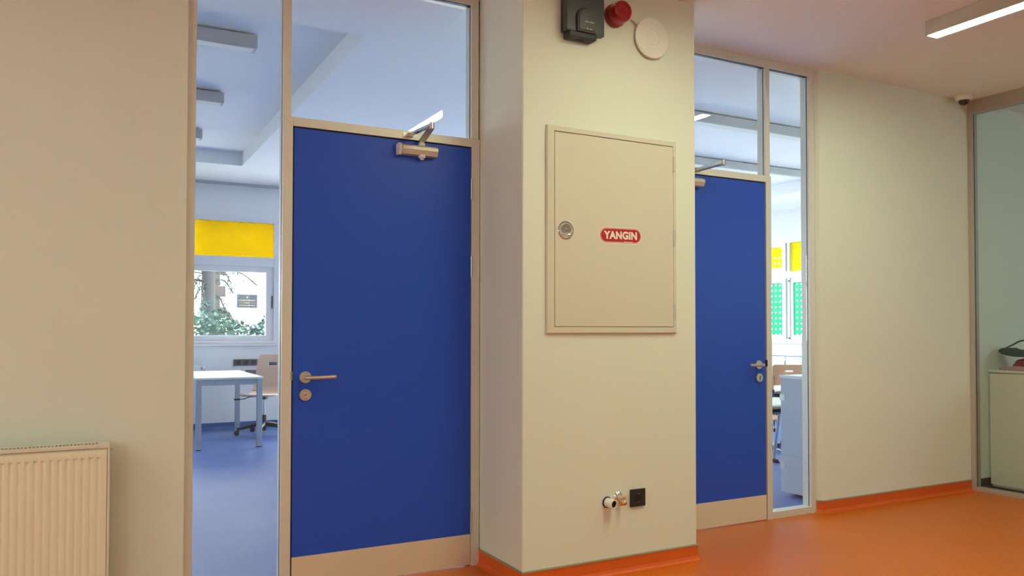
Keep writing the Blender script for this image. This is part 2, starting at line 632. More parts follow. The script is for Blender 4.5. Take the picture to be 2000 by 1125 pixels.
# skirtings (vinyl upstand with a thin trim on top)
def skirting(name, pts, z, m, label, off=0.004, trim=True):
    """pts: polyline in plan, room on the right-hand side of travel"""
    P = [Vector((p[0], p[1])) for p in pts]

    def offset(d):
        out = []
        for i, p in enumerate(P):
            ns = []
            if i > 0:
                t = (P[i] - P[i - 1]).normalized()
                ns.append(Vector((t.y, -t.x)))
            if i < len(P) - 1:
                t = (P[i + 1] - P[i]).normalized()
                ns.append(Vector((t.y, -t.x)))
            n = sum(ns, Vector((0, 0)))
            n = n / (n.length ** 2) * len(ns) if len(ns) == 2 else ns[0]
            if len(ns) == 2:
                n = (ns[0] + ns[1]) / (1 + ns[0].dot(ns[1]))
            out.append(p + n * d)
        return out

    def sweep(bm, prof):
        rows = [[bm.verts.new((q.x, q.y, zz)) for q in offset(d)] for d, zz in prof]
        fs = []
        for a, b in zip(rows, rows[1:]):
            for i in range(len(P) - 1):
                fs.append(bm.faces.new((a[i], a[i + 1], b[i + 1], b[i])))
        for k in (0, -1):
            fs.append(bm.faces.new([r[k] for r in rows]))
        bmesh.ops.recalc_face_normals(bm, faces=fs)
    bm = bmesh.new()
    sweep(bm, [(-0.002, z), (off, z), (off, 0.022), (off + .004, 0.010), (off + .012, 0.003), (off + .024, 0.0008), (-0.002, 0.0008)])
    o = struct(name, bm, m, label)
    if trim:
        bm = bmesh.new()
        sweep(bm, [(-0.002, z), (off + .003, z), (off + .003, z + .006), (0.001, z + .008), (-0.002, z + .008)])
        obj('top_trim', bm, m_seal, o)
    return o


skirting('baseboard_column', [(1.722, -0.001), (1.722, Cy), (2.725, Cy), (2.725, -0.001)], 0.072, m_base, 'orange vinyl skirting around the foot of the column')
skirting('baseboard_right', [(4.088, -0.001), (4.094, -0.014), (4.104, -0.026), (4.122, Dw), (5.636, Dw)], 0.072, m_base, 'orange vinyl skirting right of the second door')
skirting('baseboard_left', [(-4.6, Dw), (0.355, Dw)], 0.072, m_base, 'orange vinyl skirting under the radiator')
skirting('baseboard_far', [(-4.6, YF), (2.6, YF)], 0.07, m_base_blue, 'blue skirting below the garden window', trim=False)
skirting('baseboard_grey', [(5.70, Dw), (XR, Dw)], 0.075, m_base_grey, 'dark grey skirting behind the glass partition', trim=False)


# ------------------------------------------------------------------ glazed fronts (window_1, window_2) and doors
def pane(name, x0, x1, y0, y1, z0, z1, m, parent, label=None):
    o = obj(name, B(x0, x1, y0, y1, z0, z1), m, parent)
    if label:
        o['label'] = label
    return o


w1 = struct_root('window_1', (1.0, 0.0, 0), 'aluminium framed glass side panel and overlight round the first blue door')
bm = bmesh.new()
box(bm, 0.352, 0.398, 0.0, 0.07, 0, ZC, bev=.0015)
box(bm, 0.398, 0.757, 0.002, 0.07, 0, 0.042, bev=.0015)
box(bm, 0.398, 1.713, 0.0, 0.07, 2.769, ZC, bev=.0015)
box(bm, 0.757, 0.793, 0.0, 0.07, 2.101, 2.769, bev=.0015)
box(bm, 1.675, 1.713, 0.0, 0.07, 2.101, 2.769, bev=.0015)
obj('window_frame', bm, m_alu, w1)
bm = bmesh.new()
for a in ((0.398, 0.3996, .042, 2.769), (0.7554, 0.757, 0.042, 2.769), (0.793, 0.7946, 2.101, 2.769), (1.6725, 1.675, 2.101, 2.769)):
    box(bm, a[0], a[1], 0.019 if a[0] > 1 or .5 < a[0] < .76 else 0.012, 0.0215, a[2], a[3])
box(bm, 0.7946, 1.6725, 0.010, 0.032, 2.7662, 2.769)
box(bm, 0.3996, 0.7554, 0.010, 0.032, 2.7662, 2.769)
obj('gasket', bm, m_greyd, w1)
pane('pane', 0.399, 0.756, 0.022, 0.030, 0.043, 2.768, m_glass, w1)
pane('pane', 0.794, 1.674, 0.022, 0.030, 2.102, 2.768, m_glass, w1)

w2 = struct_root('window_2', (3.5, 0.0, 0), 'aluminium framed glass side panel and overlight round the second blue door')
bm = bmesh.new()
box(bm, 4.043, 4.087, 0.0, 0.07, 0, ZC, bev=.0015)
box(bm, 3.701, 4.043, 0.002, 0.07, 0, 0.042, bev=.0015)
box(bm, 2.727, 4.043, 0.0, 0.07, 2.769, ZC, bev=.0015)
box(bm, 3.666, 3.700, 0.0, 0.07, 2.101, 2.769, bev=.0015)
box(bm, 2.727, 2.765, 0.0, 0.07, 2.101, 2.769, bev=.0015)
obj('window_frame', bm, m_alu, w2)
bm = bmesh.new()
for a in ((3.701, 3.7026, .042, 2.769), (4.0405, 4.043, .042, 2.769), (3.664, 3.666, 2.101, 2.769)):
    box(bm, a[0], a[1], 0.0185 if a[0] > 3.71 or a[0] < 3.7 else 0.010, 0.0215, a[2], a[3])
box(bm, 2.765, 3.664, 0.010, 0.032, 2.7665, 2.769)
box(bm, 3.7026, 4.0405, 0.010, 0.032, 2.7665, 2.769)
obj('gasket', bm, m_greyd, w2)
pane('pane', 3.702, 4.042, 0.022, 0.030, 0.043, 2.768, m_glass, w2)
pane('pane', 2.766, 3.665, 0.022, 0.030, 2.102, 2.768, m_glass, w2)


def build_door(name, label, xl, xr, flip, hx, kx, rose_dx):
    """xl..xr = clear opening between the frame members; flip = +1 lever points to +x"""
    d = struct_root(name, ((xl + xr) / 2, 0, 0), label)
    fw_ = 0.043
    bm = bmesh.new()
    box(bm, xl - fw_, xl, -0.003, 0.072, 0, 2.1, bev=.0012)
    box(bm, xr, xr + fw_, -0.003, 0.072, 0, 2.1, bev=.0012)
    box(bm, xl, xr, -0.003, 0.072, 2.06, 2.1, bev=.0012)
    # mitre joints scribed at the two upper corners
    obj('door_frame', bm, m_alu, d)
    bm = bmesh.new()
    for s, x in ((1, xl), (-1, xr)):
        prism(bm, [(x - s * 0.0425, 2.0995), (x - s * 0.0420, 2.0999), (x + s * 0.0004, 2.0605), (x, 2.0600)], 'y', -0.0034, -0.001)
    obj('mitre_line', bm, m_seal, d)
    bm = bmesh.new()
    gl_, gr_ = (.0064, .0029) if flip > 0 else (.0029, .0064)
    box(bm, xl, xl + gl_, 0.012, 0.044, 0.006, 2.06)
    box(bm, xr - gr_, xr, 0.012, 0.044, 0.006, 2.06)
    box(bm, xl + gl_, xr - gr_, 0.012, 0.044, 2.0537, 2.06)
    obj('gasket', bm, m_black, d)
    lx0, lx1 = xl + (.0065 if flip > 0 else .003), xr - (.003 if flip > 0 else .0065)
    obj('door_leaf', B(lx0, lx1, 0.003, 0.045, 0.152, 2.0535, bev=.001), m_blue, d)
    obj('kick_plate', B(lx0, lx1, 0.0005, 0.045, 0.006, 0.154, bev=.0007), m_alu_kick, d)
    # lever handle
    s = flip
    h = obj('lever_handle', lever_bm(hx, s), m_steel, d, smooth=40)
    bm = bmesh.new()
    lathe(bm, [(0.0, 0.0), (0.026, 0.0), (0.0265, -0.002), (0.0265, -0.008), (0.0255, -0.0095), (0.0, -0.0095)], (hx, 0.003, 0.944), (0, 1, 0), 48)
    obj('rose', bm, m_steel, h, smooth=30)
    bm = bmesh.new()
    lathe(bm, [(0.0, 0.0), (0.026, 0.0), (0.0265, -0.002), (0.0265, -0.008), (0.0255, -0.0095), (0.0, -0.0095)], (kx, 0.003, 0.866), (0, 1, 0), 48)
    e = obj('keyhole_rose', bm, m_steel, d, smooth=30)
    bm = bmesh.new()
    lathe(bm, [(0.0, 0.0), (0.0085, 0.0), (0.0085, -0.0115), (0.008, -0.012), (0.0, -0.012)], (kx, 0.003, 0.871), (0, 1, 0), 32)
    box(bm, kx - .005, kx + .005, -0.009, 0.0, 0.849, 0.868, bev=.001)
    obj('lock_cylinder', bm, m_chrome, e, smooth=30)
    bm = bmesh.new()
    box(bm, kx - .001, kx + .004, -0.0096, -0.008, 0.8705, 0.8722)
    obj('key_slot', bm, m_black, e)
    # strike plate at the lever side and three hinges at the other side
    sx = xl if flip > 0 else xr
    obj('strike_plate', B(sx - .004, sx + .004, -0.0045, 0.02, 0.932, 0.972, bev=.001), m_greyd if flip < 0 else m_seal, d)
    gx = xr if flip > 0 else xl
    for zc in (1.85, 1.466, 0.212):
        bm = bmesh.new()
        for k in range(3):
            cyl(bm, (gx, -0.003, zc - .05 + .0334 * k), (gx, -0.003, zc - .05 + .0334 * k + .0325), 0.0062, 14)
        cyl(bm, (gx, -0.003, zc - .053), (gx, -0.003, zc + .053), 0.0052, 14)
        obj('hinge', bm, m_steel, d, smooth=40)
    return d


def lever_bm(hx, s):
    bm = bmesh.new()
    pts = arc([(hx, -0.004, 0.944), (hx, -0.030, 0.944), (hx + s * .004, -0.045, 0.944), (hx + s * .018, -0.054, 0.944),
               (hx + s * .07, -0.056, 0.9445), (hx + s * .122, -0.056, 0.946)], 5)
    tube(bm, pts, 0.0088, 16)
    lathe(bm, [(0.0, .0045), (.005, .0035), (.0088, 0)], (hx + s * .122, -0.056, 0.946), (s, 0, 0.01), 16)
    return bm


d1 = build_door('door_1', 'blue door with the whole door closer visible, left of the column', 0.8005, 1.675, 1, 0.862, 0.8625, 0)
d2 = build_door('door_2', 'blue door partly hidden behind the column', 2.789, 3.6635, -1, 3.597, 3.601, 0)


def closer(door, bx0, bx1, s, spin, elbow, brk, cap=True):
    bm = bmesh.new()
    z0, z1 = 1.983, 2.026
    # faceted casing section in y-z
    prism(bm, [(0.003, z0), (0.003, z1 + .004), (-0.030, z1 + .004), (-0.046, z1 - .006), (-0.046, z1 - .020), (-0.036, z0)], 'x', bx0 + .016, bx1)
    c = obj('door_closer', bm, m_closer, door)
    bm = bmesh.new()
    prism(bm, [(0.003, z0 - .002), (0.003, z1 + .006), (-0.020, z1 + .008), (-0.036, z1 + .006), (-0.046, z1 - .008), (-0.044, z1 - .026), (-0.030, z0 - .004)], 'x', bx0, bx0 + .014)
    obj('end_cap', bm, m_white, c)
    bm = bmesh.new()
    lathe(bm, [(0.0, 0), (.016, 0), (.016, .012), (.012, .014), (.012, .022), (0, .022)], (spin[0], spin[1] + .012, z1 + .003), (0, 0, 1), 24)
    lathe(bm, [(0.0, 0), (.017, 0), (.017, -.014), (.010, -.016), (.009, -.023), (0, -.026)], (spin[0], spin[1] + .010, z0 + .004), (0, 0, 1), 24)
    obj('spindle', bm, m_white, c, smooth=30)

    def bar(p, q, w, t):
        p, q = Vector(p), Vector(q)
        d_ = (q - p)
        L = d_.length
        ax = d_.normalized()
        side = ax.cross(Vector((0, 0, 1))).normalized()
        upv = side.cross(ax)
        b_ = bmesh.new()
        r = bmesh.ops.create_cube(b_, size=1.0)
        for v in r['verts']:
            v.co = p + ax * (v.co.x + .5) * L + side * v.co.y * w + upv * v.co.z * t
        bmesh.ops.bevel(b_, geom=b_.edges[:], offset=0.002, segments=2, affect='EDGES')
        return b_
    sp = Vector((spin[0], spin[1] + .012, z1 + .022))
    el = Vector(elbow)
    b1 = bar(sp, sp + Vector((0, -0.01, 0.012)), .022, .010)
    cyl(b1, sp - Vector((0, 0, .006)), sp + Vector((0, 0, .010)), .013, 20)
    obj('main_arm', b1, m_steel, c)
    b1 = bar(sp + Vector((0, 0, .004)), el - Vector((0, 0, .008)), .024, .007)
    obj('main_arm', b1, m_steel, c)
    br = Vector(brk)
    bm = bar(el + Vector((0, 0, .002)), br.lerp(el, .05), .018, .007)
    cyl(bm, el - Vector((0, 0, .016)), el + Vector((0, 0, .012)), .0115, 20)
    obj('forearm', bm, m_chrome, c, smooth=30)
    bm = bmesh.new()
    box(bm, br.x - .034, br.x + .034, -0.006, 0.0, br.z - .011, br.z + .011, bev=.001)
    box(bm, br.x - .012, br.x + .016, -0.022, -0.006, br.z - .009, br.z - .005)
    box(bm, br.x - .012, br.x + .016, -0.022, -0.006, br.z + .005, br.z + .009)
    for q in (-.026, .026):
        cyl(bm, (br.x + q, -0.006, br.z), (br.x + q, -0.009, br.z), .004, 12)
    obj('arm_bracket', bm, m_steel, c)
    return c


closer(d1, 1.283, 1.478, 1, (1.402, -0.035), (1.378, -0.205, 2.086), (1.348, -0.016, 2.081))
closer(d2, 2.935, 3.141, 1, (3.035, -0.035), (3.132, -0.205, 2.092), (3.104, -0.016, 2.083))

# glass partition at the end of the corridor
w6 = struct_root('window_6', (5.66, -2.5, 0), 'floor to ceiling glass partition at the right end of the corridor')
bm = bmesh.new()
box(bm, 5.638, 5.700, -0.066, Dw + .001, 0, ZC, bev=.0015)
box(bm, 5.638, 5.700, -5.2, -0.066, ZC - .098, ZC, bev=.0015)
box(bm, 5.638, 5.700, -5.2, -0.066, 0, 0.030, bev=.0015)
obj('window_frame', bm, m_alu_dark, w6)
bm = bmesh.new()
box(bm, 5.656, 5.663, -0.0672, -0.066, 0.03, ZC - .098)
obj('gasket', bm, m_greyd, w6)
pane('pane', 5.664, 5.674, -5.2, -0.068, 0.030, ZC - .099, m_glass_t, w6)


# ------------------------------------------------------------------ PVC windows
w3 = struct_root('window_3', (0, YF, 0), 'white framed garden window with yellow top light and clear sliding pane')
bm = bmesh.new()
fy0, fy1 = YF - 0.012, YF + 0.06
box(bm, WX0, WX1, fy0 - .0012, fy1 + .001, 2.415, WZ1, bev=.003)
box(bm, WX0, WX1, fy0 - .0012, fy1 + .001, WZ0, 1.018, bev=.003)
box(bm, WX0 + .001, WX1 - .083, fy0 + .0015, fy1 - .001, 1.893, 2.005, bev=.003)
mods = [(0.90, 2.06), (-0.26, 0.90)]
for a, b in mods:
    box(bm, b - .082, b, fy0, fy1, 1.018, 2.415, bev=.003)
    box(bm, a, a + .03, fy0, fy1, 1.018, 2.415, bev=.003)
box(bm, WX0 - .02, WX1 + .03, YF - .05, YF + .02, WZ0 - .028, WZ0 - .004, bev=.003)
obj('window_frame', bm, m_pvc, w3)
for a, b in mods:
    gp = pane('pane', a + .03, b - .082, YF + .02, YF + .028, 2.005, 2.415, m_glass_w, w3)
    obj('yellow_film', sheet('y', YF + .0185, a + .03, b - .082, 2.005, 2.415), m_yellow, gp)
    bm = bmesh.new()
    x0, x1 = a + .029, b - .0795
    for q in ((x0, x1, 1.018, 1.079), (x0, x1, 1.826, 1.895), (x0, x0 + .06, 1.079, 1.826), (x1 - .090, x1, 1.079, 1.826)):
        box(bm, q[0], q[1], YF + .010, YF + .045, q[2], q[3], bev=.003)
    s = obj('sash', bm, m_pvc, w3)
    obj('pane', B(x0 + .058, x1 - .088, YF + .026, YF + .034, 1.077, 1.828), m_glass_w, s)
    bm = bmesh.new()
    box(bm, x1 - .026, x1 - .012, YF - .001, YF + .011, 1.40, 1.55, bev=.002)
    box(bm, x1 - .024, x1 - .014, YF - .009, YF - .001, 1.43, 1.50, bev=.002)
    obj('sash_latch', bm, m_greyd, s)


def side_window():
    w = struct_root('window_4', (XR, 4.3, 0), 'white framed windows with yellow top panes and green dotted lower panes')
    x0, x1 = XR - .012, XR + .06
    bm = bmesh.new()
    box(bm, x0 - .001, x1 + .001, RY0, RY1, 2.400, RZ1, bev=.003)
    box(bm, x0 - .001, x1 + .001, RY0, RY1, RZ0, 1.010, bev=.003)
    box(bm, x0 + .001, x1 - .001, RY0, RY1, 1.890, 1.985, bev=.003)
    cuts = [5.80, 4.66, 3.56, 2.46, 1.02]  # bays after the first two are unseen, added unfilmed for more daylight
    for c in cuts:
        box(bm, x0, x1, c - .028, c + .028, 1.01, 2.40, bev=.003)
    box(bm, XR - .06, XR + .02, RY0, RY1, RZ0 - .03, RZ0 - .004, bev=.003)
    obj('window_frame', bm, m_pvc, w)
    for i, (b, a) in enumerate(zip(cuts, cuts[1:])):
        a, b = a + .028, b - .028
        odd = i == 0
        # upper light: the first one is an opening sash with a wide frame
        if odd:
            bm = bmesh.new()
            for q in ((a + .002, b - .002, 1.99, 2.045), (a + .002, b - .002, 2.345, 2.398), (a + .002, a + .068, 2.045, 2.345), (b - .068, b - .002, 2.045, 2.345)):
                box(bm, XR - .035, XR + .03, *q, bev=.003)
            s = obj('top_sash', bm, m_pvc, w)
            obj('pane', B(XR + .0, XR + .008, a + .066, b - .066, 2.043, 2.347), m_glass_w, s)
            obj('dotted_film', sheet('x', XR - .0015, a + .066, b - .066, 2.043, 2.347), m_yel_dot, s)['label'] = 'yellow film with round clear dots'
        else:
            gp = pane('pane', XR + .01, XR + .018, a + .0, b - .0, 1.985, 2.400, m_glass_w, w)
            if i < 2:
                obj('yellow_film', sheet('x', XR + .0085, a, b, 1.985, 2.400), m_yel_green, gp)
        # lower light
        bm = bmesh.new()
        if odd:
            for q in ((a, b, 1.012, 1.078), (a, b, 1.826, 1.888), (a, a + .068, 1.078, 1.826), (b - .068, b, 1.078, 1.826)):
                box(bm, XR - .035, XR + .04, *q, bev=.003)
            ga, gb = a + .067, b - .067
        else:
            for q in ((a, b, 1.012, 1.074), (a, b, 1.826, 1.888), (a, a + .04, 1.074, 1.826), (b - .05, b, 1.074, 1.826)):
                box(bm, XR + .002, XR + .04, *q, bev=.003)
            ga, gb = a + .038, b - .048
        s = obj('sash', bm, m_pvc, w)
        obj('pane', B(XR + .014, XR + .020, ga, gb, 1.073, 1.828), m_glass_w, s)
        if i < 2:
            obj('dotted_film', sheet('x', XR + .0125, ga, gb, 1.073, 1.828), m_grn_dot, s)['label'] = 'green film with round clear dots'
        bm = bmesh.new()
        for zz in (1.85, 1.03):
            box(bm, XR - .02, XR + .03, b + .002, b + .024, zz - .012, zz + .012, bev=.002)
        obj('track_stop', bm, m_greyd, s)
    return w


side_window()

def added_window(name, axis, c, a0, a1, n, label, z0=.985, z1=2.475):  # unseen windows added to let more daylight in
    w = struct_root(name, ((a0 + a1) / 2, c, 0) if axis == 'x' else (c, (a0 + a1) / 2, 0), label)
    bm = bmesh.new()

    def put(u0, u1, z0, z1, e=.03):
        if axis == 'x':
            box(bm, u0, u1, c - e, c + e, z0, z1, bev=.003)
        else:
            box(bm, c - e, c + e, u0, u1, z0, z1, bev=.003)
    put(a0, a1, z0, z0 + .06)
    put(a0, a1, z1 - .06, z1)
    if z1 - z0 > 1:
        put(a0, a1, 1.90, 1.98)
    for k in range(n + 1):
        u = a0 + (a1 - a0) * k / n
        put(max(a0, u - .035), min(a1, u + .035), z0 + .06, z1 - .06, .028)
    obj('window_frame', bm, m_pvc, w)
    if axis == 'x':
        pane('pane', a0, a1, c - .004, c + .004, z0 + .02, z1 - .02, m_glass_w, w)
    else:
        pane('pane', c - .004, c + .004, a0, a1, z0 + .02, z1 - .02, m_glass_w, w)


added_window('added_window_9', 'x', -5.3, -3.8, -2.2, 2, 'added unseen corridor window behind the viewer, for daylight', 1.55, 2.15)  # added behind the viewer for neutral fill daylight in the corridor
added_window('added_window_10', 'y', -4.7, -3.5, -2.3, 2, 'added daylight window in the unseen corridor end wall', 1.55, 2.15)  # added in the end wall to light the column side from the left
added_window('added_window_8', 'x', YF + .05, -4.3, -2.3, 2, 'added unseen daylight window far left of the garden window', .9, 2.50)  # added out of view to lift the left part of the classroom
added_window('added_window_7', 'x', YF + .05, 2.6, 8.3, 6, 'added tall clear daylight windows, unseen, further along the garden side of the classroom', .35, 2.80)  # added unseen to brighten the classroom ceilings from the right

# unseen back window added to give the room behind the partition cool daylight
w5 = struct_root('added_window_5', (7.75, -5.3, 0), 'added unseen daylight window of the room behind the glass partition')
bm = bmesh.new()
for q in ((6.9, 8.6, 1.6, 1.65), (6.9, 8.6, 2.15, 2.2), (6.9, 6.95, 1.65, 2.15), (8.55, 8.6, 1.65, 2.15)):
    box(bm, q[0], q[1], -5.34, -5.28, q[2], q[3])
obj('window_frame', bm, m_pvc, w5)
pane('pane', 6.94, 8.56, -5.32, -5.312, 1.64, 2.16, m_glass_w, w5)


# ================================================================== THINGS IN THE CORRIDOR
def strip_lamp(xc, y0, y1, label):
    t = thing('strip_lamp', label, 'ceiling light', (xc, (y0 + y1) / 2, ZC), 'box shaped strip lamps under the corridor ceiling')
    hw, zb = .046, 2.737
    bm = bmesh.new()
    prism(bm, [(xc - hw, ZC), (xc - hw, zb), (xc - hw + .006, zb), (xc - hw + .006, zb + .010), (xc + hw - .006, zb + .010), (xc + hw - .006, zb), (xc + hw, zb), (xc + hw, ZC)], 'y', y0, y1)
    box(bm, xc - hw, xc + hw, y1, y1 + .006, zb, ZC)
    box(bm, xc - hw, xc + hw, y0 - .006, y0, zb, ZC)
    obj('housing', bm, m_lamp, t)
    obj('diffuser', B(xc - hw + .0065, xc + hw - .0065, y0 + .001, y1 - .001, zb - .001, zb + .008, bev=.002), m_strip, t)
    return t


strip_lamp(4.010, -1.95, -.862, 'lit white strip lamp on the ceiling, top right corner of the photo')
strip_lamp(2.290, -3.3, -1.12, 'lit strip lamp mirrored in the glass above the first door')
strip_lamp(-2.87, -3.3, -.862, 'lit strip lamp on the corridor ceiling to the left of the radiator, outside the picture')

# radiator
rx0, rx1, ry0, ry1 = -0.92, 0.086, -0.168, -0.078
t = thing('radiator', 'cream ribbed panel radiator on the wall in the bottom left corner', 'radiator', ((rx0 + rx1) / 2, ry1, 0.1))
bm = bmesh.new()
px0, px1 = rx0 + .004, rx1 - .010
n = int((px1 - px0) / 0.0016)
zs = [0.100, 0.112, 0.135, 0.150, 0.400, 0.640, 0.660, 0.671, 0.674, 0.696, 0.705]
amp = [0, 0, .25, .45, .45, .45, .9, 1.5, 0, 0, 0]
cols = []
for i in range(n + 1):
    x = px0 + (px1 - px0) * i / n
    ph = ((px1 - .016 - x) / 0.0256) % 1.0
    g = max(0.0, 1 - abs(ph - .5) / .36) if ph > 0 else 0
    g = g * g * (3 - 2 * g)
    if x > px1 - .012 or x < px0 + .012:
        g = 0
    row = []
    for z, a in zip(zs, amp):
        y = -0.164 + 0.0045 * g * a
        if z == 0.705:
            y = -0.158
        row.append(bm.verts.new((x, y, z)))
    cols.append(row)
for a, b in zip(cols, cols[1:]):
    for k in range(len(zs) - 1):
        bm.faces.new((a[k], b[k], b[k + 1], a[k + 1]))
box(bm, px0, px1, -0.156, -0.150, 0.10, 0.704)
obj('front_panel', bm, m_rad, t, smooth=50)
bm = bmesh.new()
for x0, x1 in ((rx0, rx0 + .004), (rx1 - .0085, rx1)):
    box(bm, x0, x1, ry0 + .002, ry1, 0.10, 0.720, bev=.002)
obj('side_cover', bm, m_cream, t)
bm = bmesh.new()
box(bm, rx0, rx1 - .001, ry0, ry0 + .018, 0.708, 0.722, bev=.003)
box(bm, rx0, rx1 - .001, ry1 - .012, ry1, 0.708, 0.722, bev=.003)
box(bm, rx1 - .040, rx1 - .001, ry0 + .018, ry1 - .012, 0.708, 0.7215)
x = rx1 - .040 - .0122
while x > rx0:
    box(bm, x, x + .0042, ry0 + .017, ry1 - .011, 0.700, 0.7205)
    x -= .0122
obj('top_grille', bm, m_cream, t)
obj('inner_convector', B(rx0 + .01, rx1 - .012, ry0 + .03, ry1 - .01, 0.13, 0.66), m_gapshade, t)  # coloured dark so the grille slots look shaded
bm = bmesh.new()
lathe(bm, [(0, 0), (.006, 0), (.006, .006), (.004, .007), (.004, .012), (0, .012)], (rx1 - .001, -0.12, 0.697), (1, 0, 0), 16)
obj('bleed_valve', bm, m_steel, t, smooth=30)
bm = bmesh.new()
for x in (rx0 + .15, rx1 - .15):
    box(bm, x, x + .03, ry1 + .0005, Dw - .0005, 0.15, 0.62)
obj('wall_bracket', bm, m_white, t)

# fire hose cabinet
fx0, fx1, fz0, fz1 = 1.8415, 2.590, 1.1385, 2.092
t = thing('fire_hose_cabinet', 'beige steel wall cabinet with a red YANGIN sticker on the column', 'cabinet', ((fx0 + fx1) / 2, Cy, fz0))
fw_ = 0.0
ix0, ix1, iz0, iz1 = 1.879, 2.570, 1.169, 2.068
bm = bmesh.new()


def frame_face(bm, x0, x1, z0, z1, X0, X1, Z0, Z1, yf, yb, ch):
    """bevelled picture-frame: outer X0..Z1, inner x0..z1"""
    def ring(x0_, x1_, z0_, z1_, y):
        return [bm.verts.new(p) for p in ((x0_, y, z0_), (x1_, y, z0_), (x1_, y, z1_), (x0_, y, z1_))]
    R_ = [ring(X0, X1, Z0, Z1, yb), ring(X0, X1, Z0, Z1, yf + ch), ring(X0 + ch, X1 - ch, Z0 + ch, Z1 - ch, yf),
          ring(x0, x1, z0, z1, yf), ring(x0, x1, z0, z1, yb)]
    fs = []
    for a, b in zip(R_, R_[1:]):
        for i in range(4):
            j = (i + 1) % 4
            fs.append(bm.faces.new((a[i], a[j], b[j], b[i])))
    bmesh.ops.recalc_face_normals(bm, faces=fs)


frame_face(bm, ix0, ix1, iz0, iz1, fx0, fx1, fz0, fz1, Cy - .016, Cy + .002, .0045)
obj('frame', bm, m_steelw, t)
obj('inner_box', B(ix0, ix1, Cy - .004, Cy + .001, iz0, iz1), m_gapshade, t)
dr = obj('cabinet_door', B(ix0 + .0028, ix1 - .002, Cy - .0165, Cy - .005, iz0 + .0022, iz1 - .0042, bev=.001), m_steelw, t)
yd = Cy - .0165
bm = bmesh.new()
lx, lz = 1.939, 1.613
lathe(bm, [(.0420, 0), (.0425, -.0015), (.0405, -.0032), (.0365, -.0032), (.0340, 0.0), (.033, .0)], (lx, yd - .0005, lz), (0, 1, 0), 64)
la = obj('latch', bm, m_chrome, dr, smooth=30)
la['label'] = 'round chrome turn latch'
bm = bmesh.new()
lathe(bm, [(0, -.0014), (.0352, -.0014), (.0352, -.0008), (0, -.0008)], (lx, yd, lz), (0, 1, 0), 48)
obj('latch_dish', bm, m_steel, t)
bm = bmesh.new()
# half-moon turning key plate with a swept tab
pts = []
for k in range(25):
    a = radians(170 - 178 * k / 24)
    pts.append((lx + .027 * cos(a), lz + .002 + .027 * sin(a)))
pts += [(lx + .022, lz - .006), (lx + .01, lz - .009), (lx - .01, lz - .010), (lx - .024, lz - .008)]
prism(bm, pts, 'y', yd - .006, yd - .0018)
obj('turning_plate', bm, m_chrome, t)
bm = bmesh.new()
for (x, z, r) in ((lx + .016, lz - .020, .008), (lx - .016, lz - .018, .005), (lx - .002, lz + .006, .003)):
    lathe(bm, [(r, 0), (r * .8, -.003), (0, -.0042)], (x, yd - .0016 if z < lz else yd - .0061, z), (0, 1, 0), 20)
obj('rivet', bm, m_chrome, t, smooth=60)
for zc, L in ((1.979, .037), (1.6085, .040), (1.2465, .037)):
    bm = bmesh.new()
    cyl(bm, (ix1 + .001, yd - .003, zc - L), (ix1 + .001, yd - .003, zc + L), .0048, 14)
    cyl(bm, (ix1 + .001, yd - .003, zc - L * .98), (ix1 + .001, yd - .003, zc - L * .35), .0054, 14)
    cyl(bm, (ix1 + .001, yd - .003, zc + L * .0), (ix1 + .001, yd - .003, zc + L * .98), .0054, 14)
    obj('hinge', bm, m_steel, t, smooth=40)


def stadium(cx, cz, w, h, tilt, n=14):
    r = h / 2
    pts = []
    for k in range(n + 1):
        a = -pi / 2 + pi * k / n
        pts.append((w / 2 - r + r * cos(a), r * sin(a)))
    for k in range(n + 1):
        a = pi / 2 + pi * k / n
        pts.append((-(w / 2 - r) + r * cos(a), r * sin(a)))
    return [(cx + p[0] * cos(tilt) - p[1] * sin(tilt), cz + p[0] * sin(tilt) + p[1] * cos(tilt)) for p in pts]


tl = radians(0.9)
scx, scz = 2.2485, 1.6055
bm = bmesh.new()
prism(bm, stadium(scx, scz, .247, .079, tl), 'y', yd - .0006, yd + .0002)
st = obj('sticker', bm, m_stwhite, t)
st['label'] = 'white edged red sticker reading YANGIN'
for w_, h_, m_, dy in ((.240, .071, m_stred, .0008), (.235, .066, m_stwhite, .0010), (.231, .062, m_stred, .0012)):
    bm = bmesh.new()
    prism(bm, stadium(scx, scz, w_, h_, tl), 'y', yd - dy, yd - .0003)
    obj('red_field' if m_ is m_stred else 'border_line', bm, m_, st)
bm = text_bm('YANGIN', .0385, .193, .0006, .045)
shift(bm, (scx - .002, yd - .0014, scz + .001), Matrix.Rotation(-tl, 3, 'Y'))
obj('lettering', bm, m_stwhite, st)
bm = bmesh.new()
for k in range(9):
    box(bm, scx + .018 + k * .0058, scx + .018 + k * .0058 + .0042, yd - .0015, yd - .0012, scz - .0305, scz - .0275)
obj('small_print', bm, m_stwhite, st)

